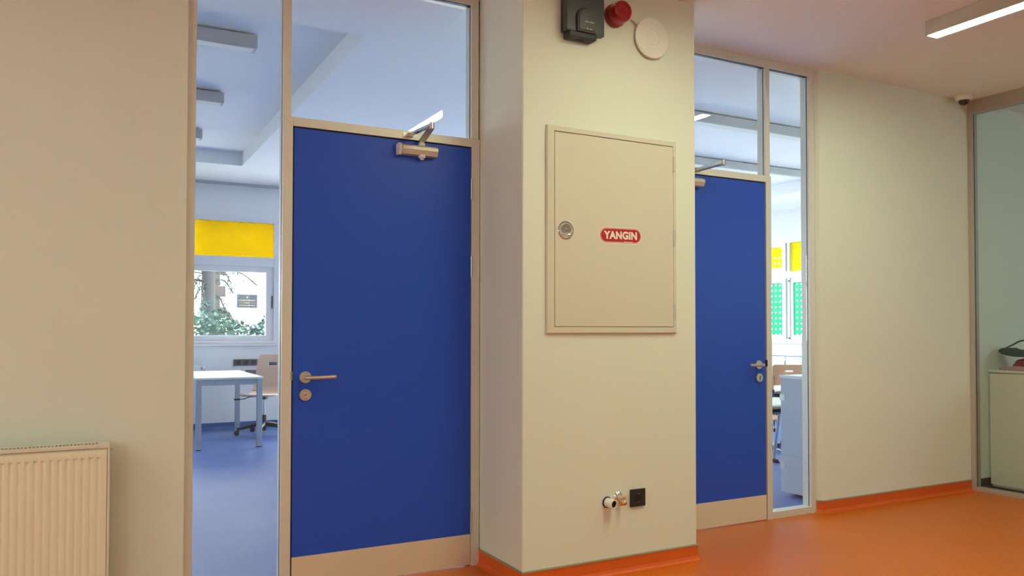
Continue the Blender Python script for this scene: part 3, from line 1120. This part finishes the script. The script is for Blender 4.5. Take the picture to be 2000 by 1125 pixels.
# dark grey control box with a raised arch
bx0, bx1, bz0 = 1.917, 2.124, 2.526
by0, by1 = -0.500, Cy
t = thing('control_box', 'dark grey plastic box with a raised arched front, high on the column', 'control box', ((bx0 + bx1) / 2, Cy, bz0))
bm = bmesh.new()
box(bm, bx0 + .001, bx1, by0, by0 + .034, bz0, 2.70, bev=.003)
obj('front_cover', bm, m_grey, t)
bm = bmesh.new()
box(bm, bx0 + .006, bx1 - .008, by0 + .030, by1, bz0 + .004, 2.72, bev=.002)
box(bm, bx0 + .016, bx1 - .040, by0 + .002, by1 - .001, bz0 - .026, bz0 + .008, bev=.008)
obj('back_case', bm, m_greyd, t)
bm = bmesh.new()
acx, ar, azt = 2.020, .049, 2.635
pts = [(acx + ar, bz0 + .001), (acx + ar, azt - ar)]
for k in range(1, 20):
    a = pi * k / 20
    pts.append((acx + ar * cos(a), azt - ar + ar * 1.0 * sin(a)))
pts += [(acx - ar, azt - ar), (acx - ar, bz0 + .001)]
prism(bm, pts, 'y', by0 - .016, by0 + .002)
bmesh.ops.bevel(bm, geom=[e for e in bm.edges if all(abs(v.co.y - (by0 - .016)) < 1e-6 for v in e.verts)], offset=.006, segments=3, affect='EDGES')
obj('arched_panel', bm, m_grey, t, smooth=35)
bm = bmesh.new()
prism(bm, [(acx + (p[0] - acx) * 1.13, p[1] + (.0065 if p[1] > bz0 + .01 else 0)) for p in pts], 'y', by0 - .0012, by0 + .001)
obj('groove_shade', bm, m_black, t)  # flat black outline draws the shade of a groove round the arch
bm = bmesh.new()
for a, b in ((2.006, 2.024), (2.030, 2.055)):
    box(bm, a, b, by0 - .0168, by0 - .0158, 2.5705, 2.5745)
for k, x in enumerate((2.018, 2.031, 2.036, 2.041)):
    box(bm, x, x + (.003 if k else .004), by0 - .0168, by0 - .0158, 2.538, 2.538 + (.009 if not k else .004))
obj('lettering', bm, m_mark, t)
bm = bmesh.new()
box(bm, 1.943, 1.966, by0 + .004, by0 + .010, 2.5165, 2.5215)
obj('status_label', bm, m_mark, t)
bm = bmesh.new()
for x in (1.945, 2.000, 2.020):
    cyl(bm, (x, by0 + .03, bz0 - .03), (x, by0 + .03, bz0 - .024), .006, 12)
obj('cable_gland', bm, m_blackpl, t)
bm = bmesh.new()
tube(bm, arc([(2.075, by0 + .045, 2.71), (2.078, by0 + .045, 2.76), (2.080, by1 - .008, ZC - .002)], 5), .005, 10)
obj('cable', bm, m_white, t)

# red sounder
t = thing('alarm_sounder', 'round dark red fire alarm sounder on the column beside the grey box', 'alarm', (2.222, Cy, 2.60))
bm = bmesh.new()
lathe(bm, [(0, 0), (.056, 0), (.056, -.020), (.054, -.026), (.052, -.030), (0, -.030)], (2.222, Cy, 2.662), (0, 1, 0), 48)
obj('base', bm, m_red, t, smooth=35)
bm = bmesh.new()
lathe(bm, [(.0515, -.029), (.0500, -.072), (.048, -.080), (.043, -.085), (.030, -.086), (.029, -.083), (.012, -.083), (.011, -.087), (0, -.088)], (2.222, Cy, 2.662), (0, 1, 0), 48)
obj('horn_cover', bm, m_redlens, t, smooth=35)

# round white disc (radio access point)
ac = (2.436, 2.588)
t = thing('access_point', 'flat round white disc device with a fine inner ring on the column', 'access point', (ac[0], Cy, ac[1] - .1))
bm = bmesh.new()
lathe(bm, [(0, 0), (.085, 0), (.090, -.004), (.090, -.012), (0, -.012)], (ac[0], Cy, ac[1]), (0, 1, 0), 64)
obj('back_plate', bm, m_seal, t, smooth=35)
bm = bmesh.new()
lathe(bm, [(.092, -.010), (.098, -.012), (.1005, -.017), (.098, -.022), (.085, -.0265), (.0385, -.030), (.0380, -.0285), (.0370, -.0285), (.0365, -.030), (0, -.031)], (ac[0], Cy, ac[1]), (0, 1, 0), 72)
obj('dome_cover', bm, m_white, t, smooth=35)
bm = bmesh.new()
tube(bm, arc([(2.366, Cy - .004, 2.636), (2.345, Cy - .004, 2.652), (2.325, Cy - .004, 2.664), (2.321, Cy - .004, 2.660), (2.331, Cy - .004, 2.653), (2.362, Cy - .004, 2.628)], 5), .0022, 8)
obj('release_loop', bm, m_steel, t)

# wall socket
t = thing('wall_socket', 'dark brown square power socket low on the column', 'socket', (2.3525, Cy, .31))
bm = bmesh.new()
box(bm, 2.309, 2.396, Cy - .011, Cy, .307, .390, bev=.002)
obj('face_plate', bm, m_blackpl, t)
bm = bmesh.new()
box(bm, 2.323, 2.382, Cy - .0125, Cy - .010, .321, .376, bev=.001)
so = obj('socket_insert', bm, m_blackpl, t)
bm = bmesh.new()
lathe(bm, [(.0225, -.0002), (.0225, -.0008), (.021, -.0008), (.0205, -.0001)], (2.3525, Cy - .0125, .3485), (0, 1, 0), 40)
obj('rim', bm, m_greyd, so)
bm = bmesh.new()
lathe(bm, [(0, -.0004), (.0200, -.0004), (.0200, -.0001), (0, -.0001)], (2.3525, Cy - .0126, .3485), (0, 1, 0), 40)
obj('well', bm, m_black, so)
bm = bmesh.new()
for z in (.329, .368):
    box(bm, 2.3505, 2.3545, Cy - .0145, Cy - .0128, z - .002, z + .002)
obj('earth_clip', bm, m_chrome, so)

# waste pipe stub
t = thing('pipe_stub', 'open white plastic pipe stub poking out of the column', 'pipe', (2.176, Cy, .33))
bm = bmesh.new()
ax = Vector((.12, -1, -.02)).normalized()
o_ = (2.177, Cy + .001, .343)
lathe(bm, [(.0215, 0), (.0215, .055), (.0200, .056), (.0178, .056), (.0172, .050), (.0172, .004), (0, .004)], o_, ax, 40)
obj('pipe', bm, m_white, t, smooth=35)
bm = bmesh.new()
lathe(bm, [(.0171, .046), (.0, .046)], o_, ax, 32)
obj('bore_shade', bm, m_black, t)  # black disc stands in for the darkness inside the pipe
bm = bmesh.new()
lathe(bm, [(.0265, 0), (.0270, .004), (.0225, .006), (.0218, .003)], o_, ax, 40)
obj('rubber_collar', bm, m_blackpl, t, smooth=35)

# angle tap
t = thing('angle_tap', 'chrome and brass angle tap beside the pipe stub', 'tap', (2.243, Cy, .33))
bm = bmesh.new()
lathe(bm, [(0, 0), (.0245, 0), (.0240, .004), (.018, .010), (.012, .013), (.011, .030), (0, .030)], (2.240, Cy, .364), (0, -1, 0), 40)
obj('wall_flange', bm, m_chrome, t, smooth=35)
bm = bmesh.new()
cyl(bm, (2.240, Cy - .018, .364), (2.240, Cy - .052, .362), .010, 20)
lathe(bm, [(0, 0), (.010, 0), (.013, .003), (.013, .014), (.008, .018), (0, .018)], (2.240, Cy - .040, .356), (.25, -.2, -.9), 20)
obj('valve_body', bm, m_chrome, t, smooth=35)
bm = bmesh.new()
lathe(bm, [(0, 0), (.0085, 0), (.0085, .012), (.0115, .013), (.0115, .022), (0, .022)], (2.243, Cy - .036, .350), (.5, -.1, -.85), 6)
lathe(bm, [(0, 0), (.0125, 0), (.0125, .010), (.0095, .012), (.0095, .020), (0, .020)], (2.232, Cy - .030, .337), (1, -.1, .12), 20)
obj('outlet_nut', bm, m_brass, t, smooth=35)

# dome camera
t = thing('dome_camera', 'small white dome camera on the ceiling beside the glass partition', 'security camera', (5.455, -0.125, ZC))
bm = bmesh.new()
lathe(bm, [(0, 0), (.056, 0), (.057, -.006), (.055, -.030), (.049, -.040), (.037, -.043), (0, -.043)], (5.455, -0.125, ZC), (0, 0, 1), 48)
obj('housing', bm, m_white, t, smooth=35)
bm = bmesh.new()
lathe(bm, [(.037, -.041)] + [(.037 * cos(radians(a)), -.043 - .034 * sin(radians(a))) for a in range(0, 90, 9)] + [(0, -.077)], (5.455, -0.125, ZC), (0, 0, 1), 48)
obj('smoked_dome', bm, m_dome, t, smooth=60)

# ------------------------------------------------------------------ behind the partition
t = thing('storage_cabinet', 'low white cabinet behind the glass partition at the right edge', 'cabinet', (6.15, -0.7, 0))
obj('body', B(5.87, 6.32, -1.60, -0.045, 0.012, 0.845, bev=.002), m_whitecab, t)
obj('door', B(5.852, 5.869, -1.58, -0.045, 0.03, 0.838, bev=.0015), m_whitecab, t)
obj('top', B(5.850, 6.33, -1.60, -0.040, 0.846, 0.864, bev=.002), m_whitecab, t)
bm = bmesh.new()
# rumpled cloth: squashed noisy blob
bmesh.ops.create_icosphere(bm, subdivisions=5, radius=1)
from mathutils import noise
for v in bm.verts:
    p = v.co.copy()
    k = 1 + .22 * noise.noise(p * 1.8) + .08 * noise.noise(p * 5)
    v.co = Vector((6.07 + p.x * .105 * k, -0.310 + p.y * .19 * k, min(.957, max(.866, .908 + p.z * .056 * k))))
tag(obj('red_bag', bm, m_redcloth, None, smooth=80), 'crumpled crimson cloth bag lying on the white cabinet', 'bag')
bm = bmesh.new()
bmesh.ops.create_icosphere(bm, subdivisions=4, radius=1)
for v in bm.verts:
    p = v.co.copy()
    k = 1 + .3 * noise.noise(p * 2.2 + Vector((5, 1, 2)))
    v.co = Vector((5.893 + p.x * .026 * k, -0.22 + p.y * .12 * k, max(.8655, .868 + p.z * .024 * k)))
tag(obj('pink_cloth', bm, m_pink, None, smooth=80), 'flat pink cloth peeking out under the crimson bag', 'cloth')
t = thing('green_bag', 'dark green bag with a raised handle on top of the crimson bag', 'bag', (6.0, -0.3, .96))
bm = bmesh.new()
prism(bm, [(-0.060, 1.000), (-0.085, 0.978), (-0.14, 0.966), (-0.20, .960), (-0.55, .958), (-0.57, .98), (-0.5, 1.0), (-0.22, 1.003), (-0.13, 1.012), (-0.095, 1.025), (-.07, 1.012)], 'x', 5.93, 6.10)
bmesh.ops.bevel(bm, geom=bm.edges[:], offset=.004, segments=2, affect='EDGES')
obj('body', bm, m_green, t, smooth=50)
bm = bmesh.new()
tube(bm, arc([(5.96, -0.090, 1.015), (5.96, -0.16, 1.052), (5.96, -0.215, 1.078), (5.96, -0.28, 1.072), (5.97, -0.36, 1.04), (5.98, -.42, .995)], 5), .006, 8)
obj('handle', bm, m_green, t, smooth=60)


# ================================================================== LEFT CLASSROOM
def ceiling_lamp(x0, x1, yc, z, label, grp):
    t = thing('ceiling_lamp', label, 'ceiling light', ((x0 + x1) / 2, yc, z), grp)
    bm = bmesh.new()
    prism(bm, [(yc - .055, z - .012), (yc - .055, z - .080), (yc - .048, z - .092), (yc + .048, z - .092), (yc + .055, z - .080), (yc + .055, z - .012)], 'x', x0, x1)
    obj('housing', bm, m_fixture, t)
    bm = bmesh.new()
    k = int((x1 - x0) / .8) + 1
    for i in range(k):
        xx = x0 + .15 + (x1 - x0 - .3) * (i / max(1, k - 1))
        box(bm, xx - .02, xx + .02, yc - .03, yc + .03, z - .013, z)
    obj('mounting_clip', bm, m_greyd, t)
    obj('diffuser', B(x0 + .02, x1 - .02, yc - .04, yc + .04, z - .0935, z - .0915), m_white, t)
    return t


gl = 'long grey lamps under the ceiling seen through the first side panel'
ceiling_lamp(-0.9, 0.925, 1.60, ZT, 'unlit grey ceiling lamp nearest the first door, largest of the three there', gl)
ceiling_lamp(-0.9, 0.925, 2.965, ZT, 'unlit grey ceiling lamp, middle one of the three behind the first side panel', gl)
ceiling_lamp(-0.9, 0.925, 4.27, ZT, 'unlit grey ceiling lamp nearest the garden window, smallest of the three', gl)
gr = 'long grey lamps under the ceiling seen above the second door'
ceiling_lamp(3.6, 7.5, 1.66, ZT + .01, 'unlit long grey ceiling lamp crossing the glass above the second door, upper one', gr)
ceiling_lamp(3.6, 7.5, 3.03, ZT + .01, 'unlit long grey ceiling lamp low in the glass just above the second door frame', gr)

# curtain rail
t = thing('curtain_rail', 'slim grey curtain rail with a black end stop above the garden window', 'curtain rail', (0, YF - .05, ZS))
obj('rail', B(-2.4, 2.04, YF - .075, YF - .045, ZS - .030, ZS), m_fixture, t)
obj('end_stop', B(2.04, 2.062, YF - .078, YF - .042, ZS - .032, ZS), m_black, t)

# small table
tx0, tx1, ty0, ty1, tz = 0.925, 1.545, 4.53, 5.88, 0.687
t = thing('small_table', 'small white topped table with square grey legs under the garden window', 'table', ((tx0 + tx1) / 2, (ty0 + ty1) / 2, 0))
obj('table_top', B(tx0, tx1, ty0, ty1, tz - .018, tz, bev=.003), m_tabtop, t)
for x in (tx0 + .004, tx1 - .054):
    for y in (ty0 + .004, ty1 - .054):
        lg = obj('leg', B(x, x + .05, y, y + .05, 0.006, tz - .018, bev=.003), m_tabmetal, t)
        obj('foot_glide', B(x + .002, x + .048, y + .002, y + .048, 0, .007), m_black, lg)
bm = bmesh.new()
box(bm, tx0 + .054, tx1 - .054, ty0 + .018, ty0 + .040, tz - .075, tz - .019)
box(bm, tx0 + .054, tx1 - .054, ty1 - .040, ty1 - .018, tz - .075, tz - .019)
box(bm, tx0 + .018, tx0 + .040, ty0 + .054, ty1 - .054, tz - .075, tz - .019)
box(bm, tx1 - .040, tx1 - .018, ty0 + .054, ty1 - .054, tz - .075, tz - .019)
obj('apron', bm, m_tabmetal, t)

# office chair (built around the origin facing -x, then turned)
t = thing('office_chair', 'beech plywood swivel chair on a black star base beside the small table', 'chair', (0, 0, 0))


def shell_profile():
    # centre line in x-z : seat front (-x) -> back
    return arc([(-.22, 0, .435), (-.205, 0, .452), (-.12, 0, .455), (0.02, 0, .445), (.12, 0, .447), (.185, 0, .480), (.215, 0, .56), (.235, 0, .70), (.262, 0, .865)], 8)


bm = bmesh.new()
prof = shell_profile()
N = len(prof)
NY = 14
top = []
bot = []
for i, p in enumerate(prof):
    s = i / (N - 1)
    # half width: rounded front, narrower waist at top
    if s < .10:
        hw = .165 + .045 * sin(s / .10 * pi / 2)
    elif s < .55:
        hw = .21
    else:
        hw = .21 - .045 * (s - .55) / .45
    if s > .955:
        hw -= .022 * ((s - .955) / .045) ** 2
    tn = (Vector(prof[min(i + 1, N - 1)]) - Vector(prof[max(i - 1, 0)])).normalized()
    nr = Vector((tn.z, 0, -tn.x))
    ra, rb = [], []
    for k in range(NY + 1):
        yy = -hw + 2 * hw * k / NY
        curve = .02 * (yy / .21) ** 2 if s > .6 else .0
        q = Vector((p.x - curve, yy, p.z))
        ra.append(bm.verts.new(q))
        rb.append(bm.verts.new(q + nr * .011))
    top.append(ra)
    bot.append(rb)
i0, i1 = int(N * .90), int(N * .925)
for i in range(N - 1):
    for k in range(NY):
        if i0 <= i < i1 and 5 <= k < 9:
            continue
        bm.faces.new((top[i][k], top[i + 1][k], top[i + 1][k + 1], top[i][k + 1]))
        bm.faces.new((bot[i][k], bot[i][k + 1], bot[i + 1][k + 1], bot[i + 1][k]))
for i in range(N - 1):
    bm.faces.new((top[i][0], bot[i][0], bot[i + 1][0], top[i + 1][0]))
    bm.faces.new((top[i][NY], top[i + 1][NY], bot[i + 1][NY], bot[i][NY]))
for k in range(NY):
    bm.faces.new((top[0][k], top[0][k + 1], bot[0][k + 1], bot[0][k]))
    bm.faces.new((top[-1][k], bot[-1][k], bot[-1][k + 1], top[-1][k + 1]))
# walls of the grip slot
for k in range(5, 9):
    for i in (i0, i1):
        bm.faces.new((top[i][k], top[i][k + 1], bot[i][k + 1], bot[i][k]))
for i in range(i0, i1):
    for k in (5, 9):
        bm.faces.new((top[i][k], top[i + 1][k], bot[i + 1][k], bot[i][k]))
bmesh.ops.recalc_face_normals(bm, faces=bm.faces[:])
obj('seat_shell', bm, m_ply, t, smooth=40)
bm = bmesh.new()
box(bm, -.10, .09, -.085, .085, .418, .434, bev=.004)
box(bm, -.03, .03, -.03, .03, .385, .42, bev=.004)
obj('tilt_plate', bm, m_blackpl, t)
bm = bmesh.new()
tube(bm, arc([(0.02, .08, .412), (-.02, .16, .408), (-.06, .20, .392), (-.08, .26, .388)], 5), .005, 8)
tube(bm, [(-.075, .24, .388), (-.09, .30, .387)], .010, 10)
obj('height_lever', bm, m_blackpl, t, smooth=60)
bm = bmesh.new()
cyl(bm, (0, 0, .20), (0, 0, .39), .013, 20)
obj('gas_lift', bm, m_chrome, t, smooth=40)
bm = bmesh.new()
cyl(bm, (0, 0, .045), (0, 0, .215), .027, 24, .024)
obj('lift_sleeve', bm, m_blackpl, t, smooth=40)
for k in range(5):
    a = radians(72 * k + 47)
    dx, dy = cos(a), sin(a)
    bm = bmesh.new()
    tube(bm, [(dx * .02, dy * .02, .115), (dx * .12, dy * .12, .105), (dx * .24, dy * .24, .078), (dx * .285, dy * .285, .070)], .02, 10, rs=[.026, .022, .016, .014])
    tube(bm, [(dx * .27, dy * .27, .074), (dx * .27, dy * .27, .045)], .010, 10)
    lg = obj('base_arm', bm, m_blackpl, t, smooth=50)
    bm = bmesh.new()
    cx, cy = dx * .285, dy * .285
    for s in (-1, 1):
        lathe(bm, [(0, 0), (.023, 0), (.026, .003), (.026, .013), (.022, .016), (0, .016)], (cx - dy * .003 * s, cy + dx * .003 * s, .026), (-dy * s, dx * s, 0), 20)
    obj('castor', bm, m_black, lg, smooth=40)
move_tree(t, (1.735, 5.46, 0), radians(58))

# trunking with sockets
t = thing('socket_strip', 'dark wall trunking with four round sockets beside the plywood chair', 'socket strip', (1.9, YF, .72))
obj('trunking', B(1.525, 2.35, YF - .02, YF, .724, .800, bev=.002), m_trunk, t)
for k in range(4):
    bm = bmesh.new()
    lathe(bm, [(0, 0), (.030, 0), (.030, .003), (.024, .003), (.022, -.004 + .006), (0, .002)], (1.575 + .088 * k, YF - .020, .762), (0, -1, 0), 28)
    obj('socket', bm, m_greyd, t, smooth=35)
tag(obj('cable_trunking', B(1.66, 2.4, YF - .025, YF, .575, .672, bev=.002), m_trunk), 'plain dark cable trunking just below the four sockets', 'trunking')

# white radiator in the left classroom
t = thing('radiator', 'white radiator with a round valve knob behind the small table', 'radiator', (0.6, YF, .12))
bm = bmesh.new()
box(bm, -0.2, 1.150, YF - .11, YF - .03, .128, .745, bev=.006)
for k in range(26):
    x = 1.11 - k * .05
    box(bm, x, x + .022, YF - .114, YF - .108, .165, .700, bev=.002)
obj('panel', bm, m_tabtop, t)
bm = bmesh.new()
cyl(bm, (1.150, YF - .07, .705), (1.176, YF - .07, .705), .010, 14)
obj('valve_pipe', bm, m_steel, t)
bm = bmesh.new()
lathe(bm, [(0, 0), (.018, 0), (.023, .006), (.023, .030), (.018, .036), (0, .036)], (1.174, YF - .07, .705), (1, 0, 0), 24)
obj('valve_knob', bm, m_tabtop, t, smooth=35)
bm = bmesh.new()
for x in (0.0, 0.9):
    box(bm, x, x + .03, YF - .0295, YF - .0005, .2, .65)
obj('wall_bracket', bm, m_white, t)

# ================================================================== RIGHT CLASSROOM
t = thing('low_cabinet', 'grey low cabinet standing behind the glass panel of the second door', 'cabinet', (4.7, .3, 0))
obj('side_panel', B(4.328, 4.348, 0.085, 0.515, 0.022, 0.815, bev=.001), m_greycab, t)
obj('body', B(4.348, 5.20, 0.090, 0.500, 0.022, 0.815, bev=.001), m_greycab, t)
obj('top', B(4.324, 5.21, 0.085, 0.525, 0.815, 0.836, bev=.001), m_tabtop, t)
obj('plinth', B(4.39, 5.18, 0.11, 0.45, 0.0, 0.022), m_greyd, t)
for a, b in ((4.332, 4.765), (4.769, 5.200)):
    dd = obj('cabinet_door', B(a, b, 0.502, 0.520, .026, .812, bev=.001), m_greycab, t)
    bm = bmesh.new()
    for z in (.68, .205):
        box(bm, a - .006 if a < 4.5 else b + .001, a + .0 if a < 4.5 else b + .008, 0.480, 0.524, z - .022, z + .022, bev=.001)
    obj('hinge', bm, m_steel, dd)

# cupboards under the dotted windows
for k in range(6):
    y1 = 4.322 + .45 * (k - 2) + .45
    y0 = y1 - .448
    t = thing('sill_cupboard', ['white low cupboard furthest toward the corridor under the dotted windows', 'second white low cupboard from the corridor under the dotted windows',
                                'white low cupboard right of the dark gap under the dotted windows', 'white low cupboard left of the dark gap under the dotted windows',
                                'fifth white low cupboard from the corridor under the dotted windows', 'white low cupboard in the far corner under the dotted windows'][k], 'cupboard', (8.7, (y0 + y1) / 2, 0),
              'white cupboards below the dotted windows')
    obj('body', B(8.48, 8.89, y0, y1, .0, .795), m_pvc, t)
    dd = obj('door', B(8.462, 8.479, y0 + .003, y1 - .003, .03, .790, bev=.001), m_pvc, t)
    obj('handle', B(8.452, 8.461, y0 + .012, y0 + .020, .60, .72), m_steel, dd)
tag(obj('worktop', B(8.44, 8.895, 3.40, 6.13, .796, .826, bev=.003), m_tabtop), 'long white worktop over the low cupboards under the dotted windows', 'worktop')


def school_table(loc, rz, label, grp):
    t = thing('school_table', label, 'table', (0, 0, 0), grp)
    w, d, h = .36, .25, .56
    obj('table_top', B(-w, w, -d, d, h - .012, h, bev=.002), m_cream_t, t)
    obj('edge_band', B(-w + .002, w - .002, -d + .002, d - .002, h - .030, h - .012), m_edge, t)
    obj('tray', B(-w + .05, w - .05, -d + .03, d - .05, h - .075, h - .060), m_greyd, t)
    for s in (-1, 1):
        bm = bmesh.new()
        tube(bm, arc([(s * (w - .05), -d + .04, .02), (s * (w - .05), 0, .02), (s * (w - .05), d - .06, .02), (s * (w - .05), d - .03, .06), (s * (w - .05), d - .10, h - .05)], 6), .014, 12)
        lg = obj('leg', bm, m_tabmetal, t, smooth=60)
        bm = bmesh.new()
        box(bm, s * (w - .05) - .018, s * (w - .05) + .018, -d + .0, -d + .06, 0, .04, bev=.005)
        box(bm, s * (w - .05) - .018, s * (w - .05) + .018, d - .08, d - .02, 0, .03, bev=.005)
        obj('foot_cap', bm, m_black, lg)
    bm = bmesh.new()
    box(bm, -w + .05, w - .05, -.015, .015, h - .060, h - .030)
    obj('crossbar', bm, m_tabmetal, t)
    move_tree(t, loc, rz)
    return t


def school_chair(loc, rz, label, grp, hs=.36):
    """facing -y; cantilever tube frame"""
    t = thing('school_chair', label, 'chair', (0, 0, 0), grp)
    bm = bmesh.new()
    box(bm, -.18, .18, -.18, .17, hs - .012, hs, bev=.004)
    obj('seat', bm, m_ply_d, t)
    # backrest with a grip slot
    bm = bmesh.new()
    z0, z1 = hs + .09, hs + .38
    prism(bm, [(-.17, z0 + .02), (-.15, z0), (.15, z0), (.17, z0 + .02), (.175, z1 - .09), (-.175, z1 - .09)], 'y', .185, .198)
    box(bm, -.175, -.055, .185, .198, z1 - .09, z1 - .065)
    box(bm, .055, .175, .185, .198, z1 - .09, z1 - .065)
    prism(bm, [(-.175, z1 - .065), (.175, z1 - .065), (.173, z1 - .02), (.155, z1), (-.155, z1), (-.173, z1 - .02)], 'y', .185, .198)
    obj('backrest', bm, m_ply_d, t)
    for s in (-1, 1):
        bm = bmesh.new()
        x = s * .165
        tube(bm, arc([(x, .178, hs + .24), (x, .175, hs + .05), (x, .14, hs - .02), (x, 0, hs - .024), (x, -.13, hs - .03), (x, -.19, hs - .08), (x, -.14, hs - .17), (x, -.03, .16),
                      (x, .03, .07), (x, -.01, .022), (x, -.10, .018), (x, -.20, .018)], 6), .011, 12)
        tube(bm, arc([(x, -.02, .02), (x, .08, .018), (x, .20, .018)], 4), .011, 12)
        lg = obj('leg_tube', bm, m_navy, t, smooth=60)
        bm = bmesh.new()
        for y in (-.20, .20):
            box(bm, x - .018, x + .018, y - .035, y + .03, 0, .036, bev=.006)
        obj('foot_cap', bm, m_black, lg)
    bm = bmesh.new()
    cyl(bm, (-.165, 0.0, hs - .024), (.165, 0.0, hs - .024), .010, 12)
    obj('crossbar', bm, m_navy, t)
    move_tree(t, loc, rz)
    return t


gt = 'small cream topped school tables'
gc = 'plywood school chairs on navy tubes'
school_table((5.02, 1.28, 0), radians(4), 'cream school table nearest the grey low cabinet, seen past the second door', gt)
school_table((6.30, 2.36, 0), radians(2), 'cream school table further back, just under the chair back', gt)
school_chair((5.60, 1.90, 0), radians(-20), 'plywood school chair with navy bent legs under the cream tables', gc, .34)
school_chair((7.15, 3.05, 0), radians(-44), 'orange plywood chair with a slot in its back behind the cream tables', gc, .36)
school_chair((7.72, 3.55, 0), radians(-44), 'orange plywood chair just behind the slotted one by the cupboards', gc, .33)

# ================================================================== OUTSIDE
struct('ground', B(-12, 30, YF + .2, 30, -0.2, -0.05), m_ground, 'pale garden ground outside')
struct('ground', B(-30, XR + .2, -20, -5.4, -0.2, -0.05), m_ground, 'pale ground behind the building')
struct('ground', B(XR + .2, 40, -10, YF + .2, -0.2, -0.05), m_ground, 'pale yard outside the dotted windows')
t = thing('house', 'overexposed cream house wall with a stone corner seen through the garden window', 'building', (4, 13, 0))
obj('rendered_wall', B(2.05, 9.0, 12.0, 14.0, -.05, 5.0), m_render, t)
bm = bmesh.new()
for k in range(18):
    w_ = .30 if k % 2 else .20
    box(bm, 1.98, 1.98 + w_, 11.975, 12.3, -.05 + k * .2, -.05 + k * .2 + .195, bev=.01)
obj('stone_quoin', bm, m_stone, t)
t = thing('wall_sign', 'small slate blue sign plate with pale lettering on the house wall', 'sign', (2.66, 11.99, 1.56))
sx0, sx1, sz0, sz1 = 2.487, 2.839, 1.555, 1.790
obj('plate', B(sx0, sx1, 11.975, 11.99, sz0, sz1), m_sign, t)
bm = bmesh.new()
e = .012
box(bm, sx0 - e, sx1 + e, 11.97, 11.992, sz1, sz1 + e)
box(bm, sx0 - e, sx1 + e, 11.97, 11.992, sz0 - e, sz0)
box(bm, sx0 - e, sx0, 11.97, 11.992, sz0, sz1)
box(bm, sx1, sx1 + e, 11.97, 11.992, sz0, sz1)
obj('rim', bm, m_trunk, t)
bm = bmesh.new()
scx_, w_ = (sx0 + sx1) / 2, sx1 - sx0
# star emblem and illegible rows of letters
st_pts = []
for k in range(10):
    a = pi / 2 + k * pi / 5
    r = .024 if k % 2 == 0 else .010
    st_pts.append((scx_ + r * cos(a), sz1 - .045 + r * sin(a)))
prism(bm, st_pts, 'y', 11.970, 11.976)
random.seed(3)
for row, (z, x0, x1, h) in enumerate(((sz1 - .112, sx0 + .02, sx1 - .02, .018), (sz1 - .158, scx_ - .05, scx_ + .05, .015), (sz1 - .206, sx0 + .03, sx1 - .03, .014))):
    x = x0
    while x < x1 - .01:
        w = random.uniform(.009, .016)
        box(bm, x, x + w, 11.970, 11.976, z, z + h)
        x += w + random.choice([.004, .004, .010])
box(bm, sx0 + .02, scx_ - .07, 11.970, 11.976, sz1 - .152, sz1 - .147)
box(bm, scx_ + .07, sx1 - .02, 11.970, 11.976, sz1 - .152, sz1 - .147)
obj('lettering', bm, m_gold, t)

# garden wall left of the house
tag(obj('garden_wall', B(-6, 1.70, 12.6, 12.8, -.05, 1.6), m_stone), 'brown stone garden wall behind the conifer', 'wall')


def leaf(bm, c, d, n, L, w):
    d = d.normalized()
    s = d.cross(n)
    if s.length < 1e-3:
        s = d.orthogonal()
    s.normalize()
    p = [c, c + d * L * .45 + s * w, c + d * L, c + d * L * .45 - s * w]
    bm.faces.new([bm.verts.new(q) for q in p])


random.seed(11)
# hedge under the window
bm = bmesh.new()
for k in range(5200):
    x = random.uniform(0.6, 3.6)
    y = random.uniform(8.5, 9.7)
    hgt = 1.27 + .10 * sin(x * 5.1) + .06 * sin(x * 11 + y * 3)
    z = hgt * random.random() ** .45
    d = Vector((random.uniform(-1, 1), random.uniform(-1, .4), random.uniform(-.4, .9)))
    leaf(bm, Vector((x, y, z)), d, Vector((random.random(), random.random(), 1)), random.uniform(.05, .11), random.uniform(.018, .035))
for k in range(60):
    x = random.uniform(.7, 3.5)
    y = random.uniform(8.7, 9.5)
    tube(bm, [(x, y, -.05), (x + random.uniform(-.1, .1), y, .5), (x + random.uniform(-.15, .15), y, .95)], .008, 5)
tag(obj('hedge', bm, m_leaf), 'broad leaved green hedge right outside the garden window', 'hedge', kind='stuff')

# conifer
t = thing('conifer_tree', 'pale green conifer with drooping branches outside the garden window', 'tree', (1.80, 10.6, -.05))
bm = bmesh.new()
tube(bm, [(1.80, 10.6, -.05), (1.79, 10.6, 1.2), (1.81, 10.6, 2.6), (1.80, 10.6, 5.0)], .11, 12, rs=[.14, .12, .10, .05])
obj('trunk', bm, m_bark, t, smooth=60)
bm = bmesh.new()
bm2 = bmesh.new()
for k in range(46):
    z = random.uniform(1.35, 4.6) if k > 14 else random.uniform(1.9, 2.6)
    a = random.uniform(0, 2 * pi)
    L = random.uniform(.35, .6) if z < 2.0 else random.uniform(.6, 1.3)
    p0 = Vector((1.80, 10.6, z))
    p1 = p0 + Vector((cos(a) * L * .6, sin(a) * L * .6, .03))
    p2 = p0 + Vector((cos(a) * L, sin(a) * L, -.18))
    path = arc([p0, p1, p2], 6)
    tube(bm2, path, .012, 5)
    for j in range(170):
        q = path[min(len(path) - 1, int(random.random() ** .7 * len(path)))]
        d = Vector((cos(a) + random.uniform(-.9, .9), sin(a) + random.uniform(-.9, .9), random.uniform(-.7, .1)))
        leaf(bm, q + Vector((random.uniform(-.08, .08), random.uniform(-.08, .08), random.uniform(-.04, .02))), d, Vector((0, 0, 1)), random.uniform(.05, .12), .010)
obj('needles', bm, m_needle, t)
obj('branches', bm2, m_bark, t)

split_pieces()
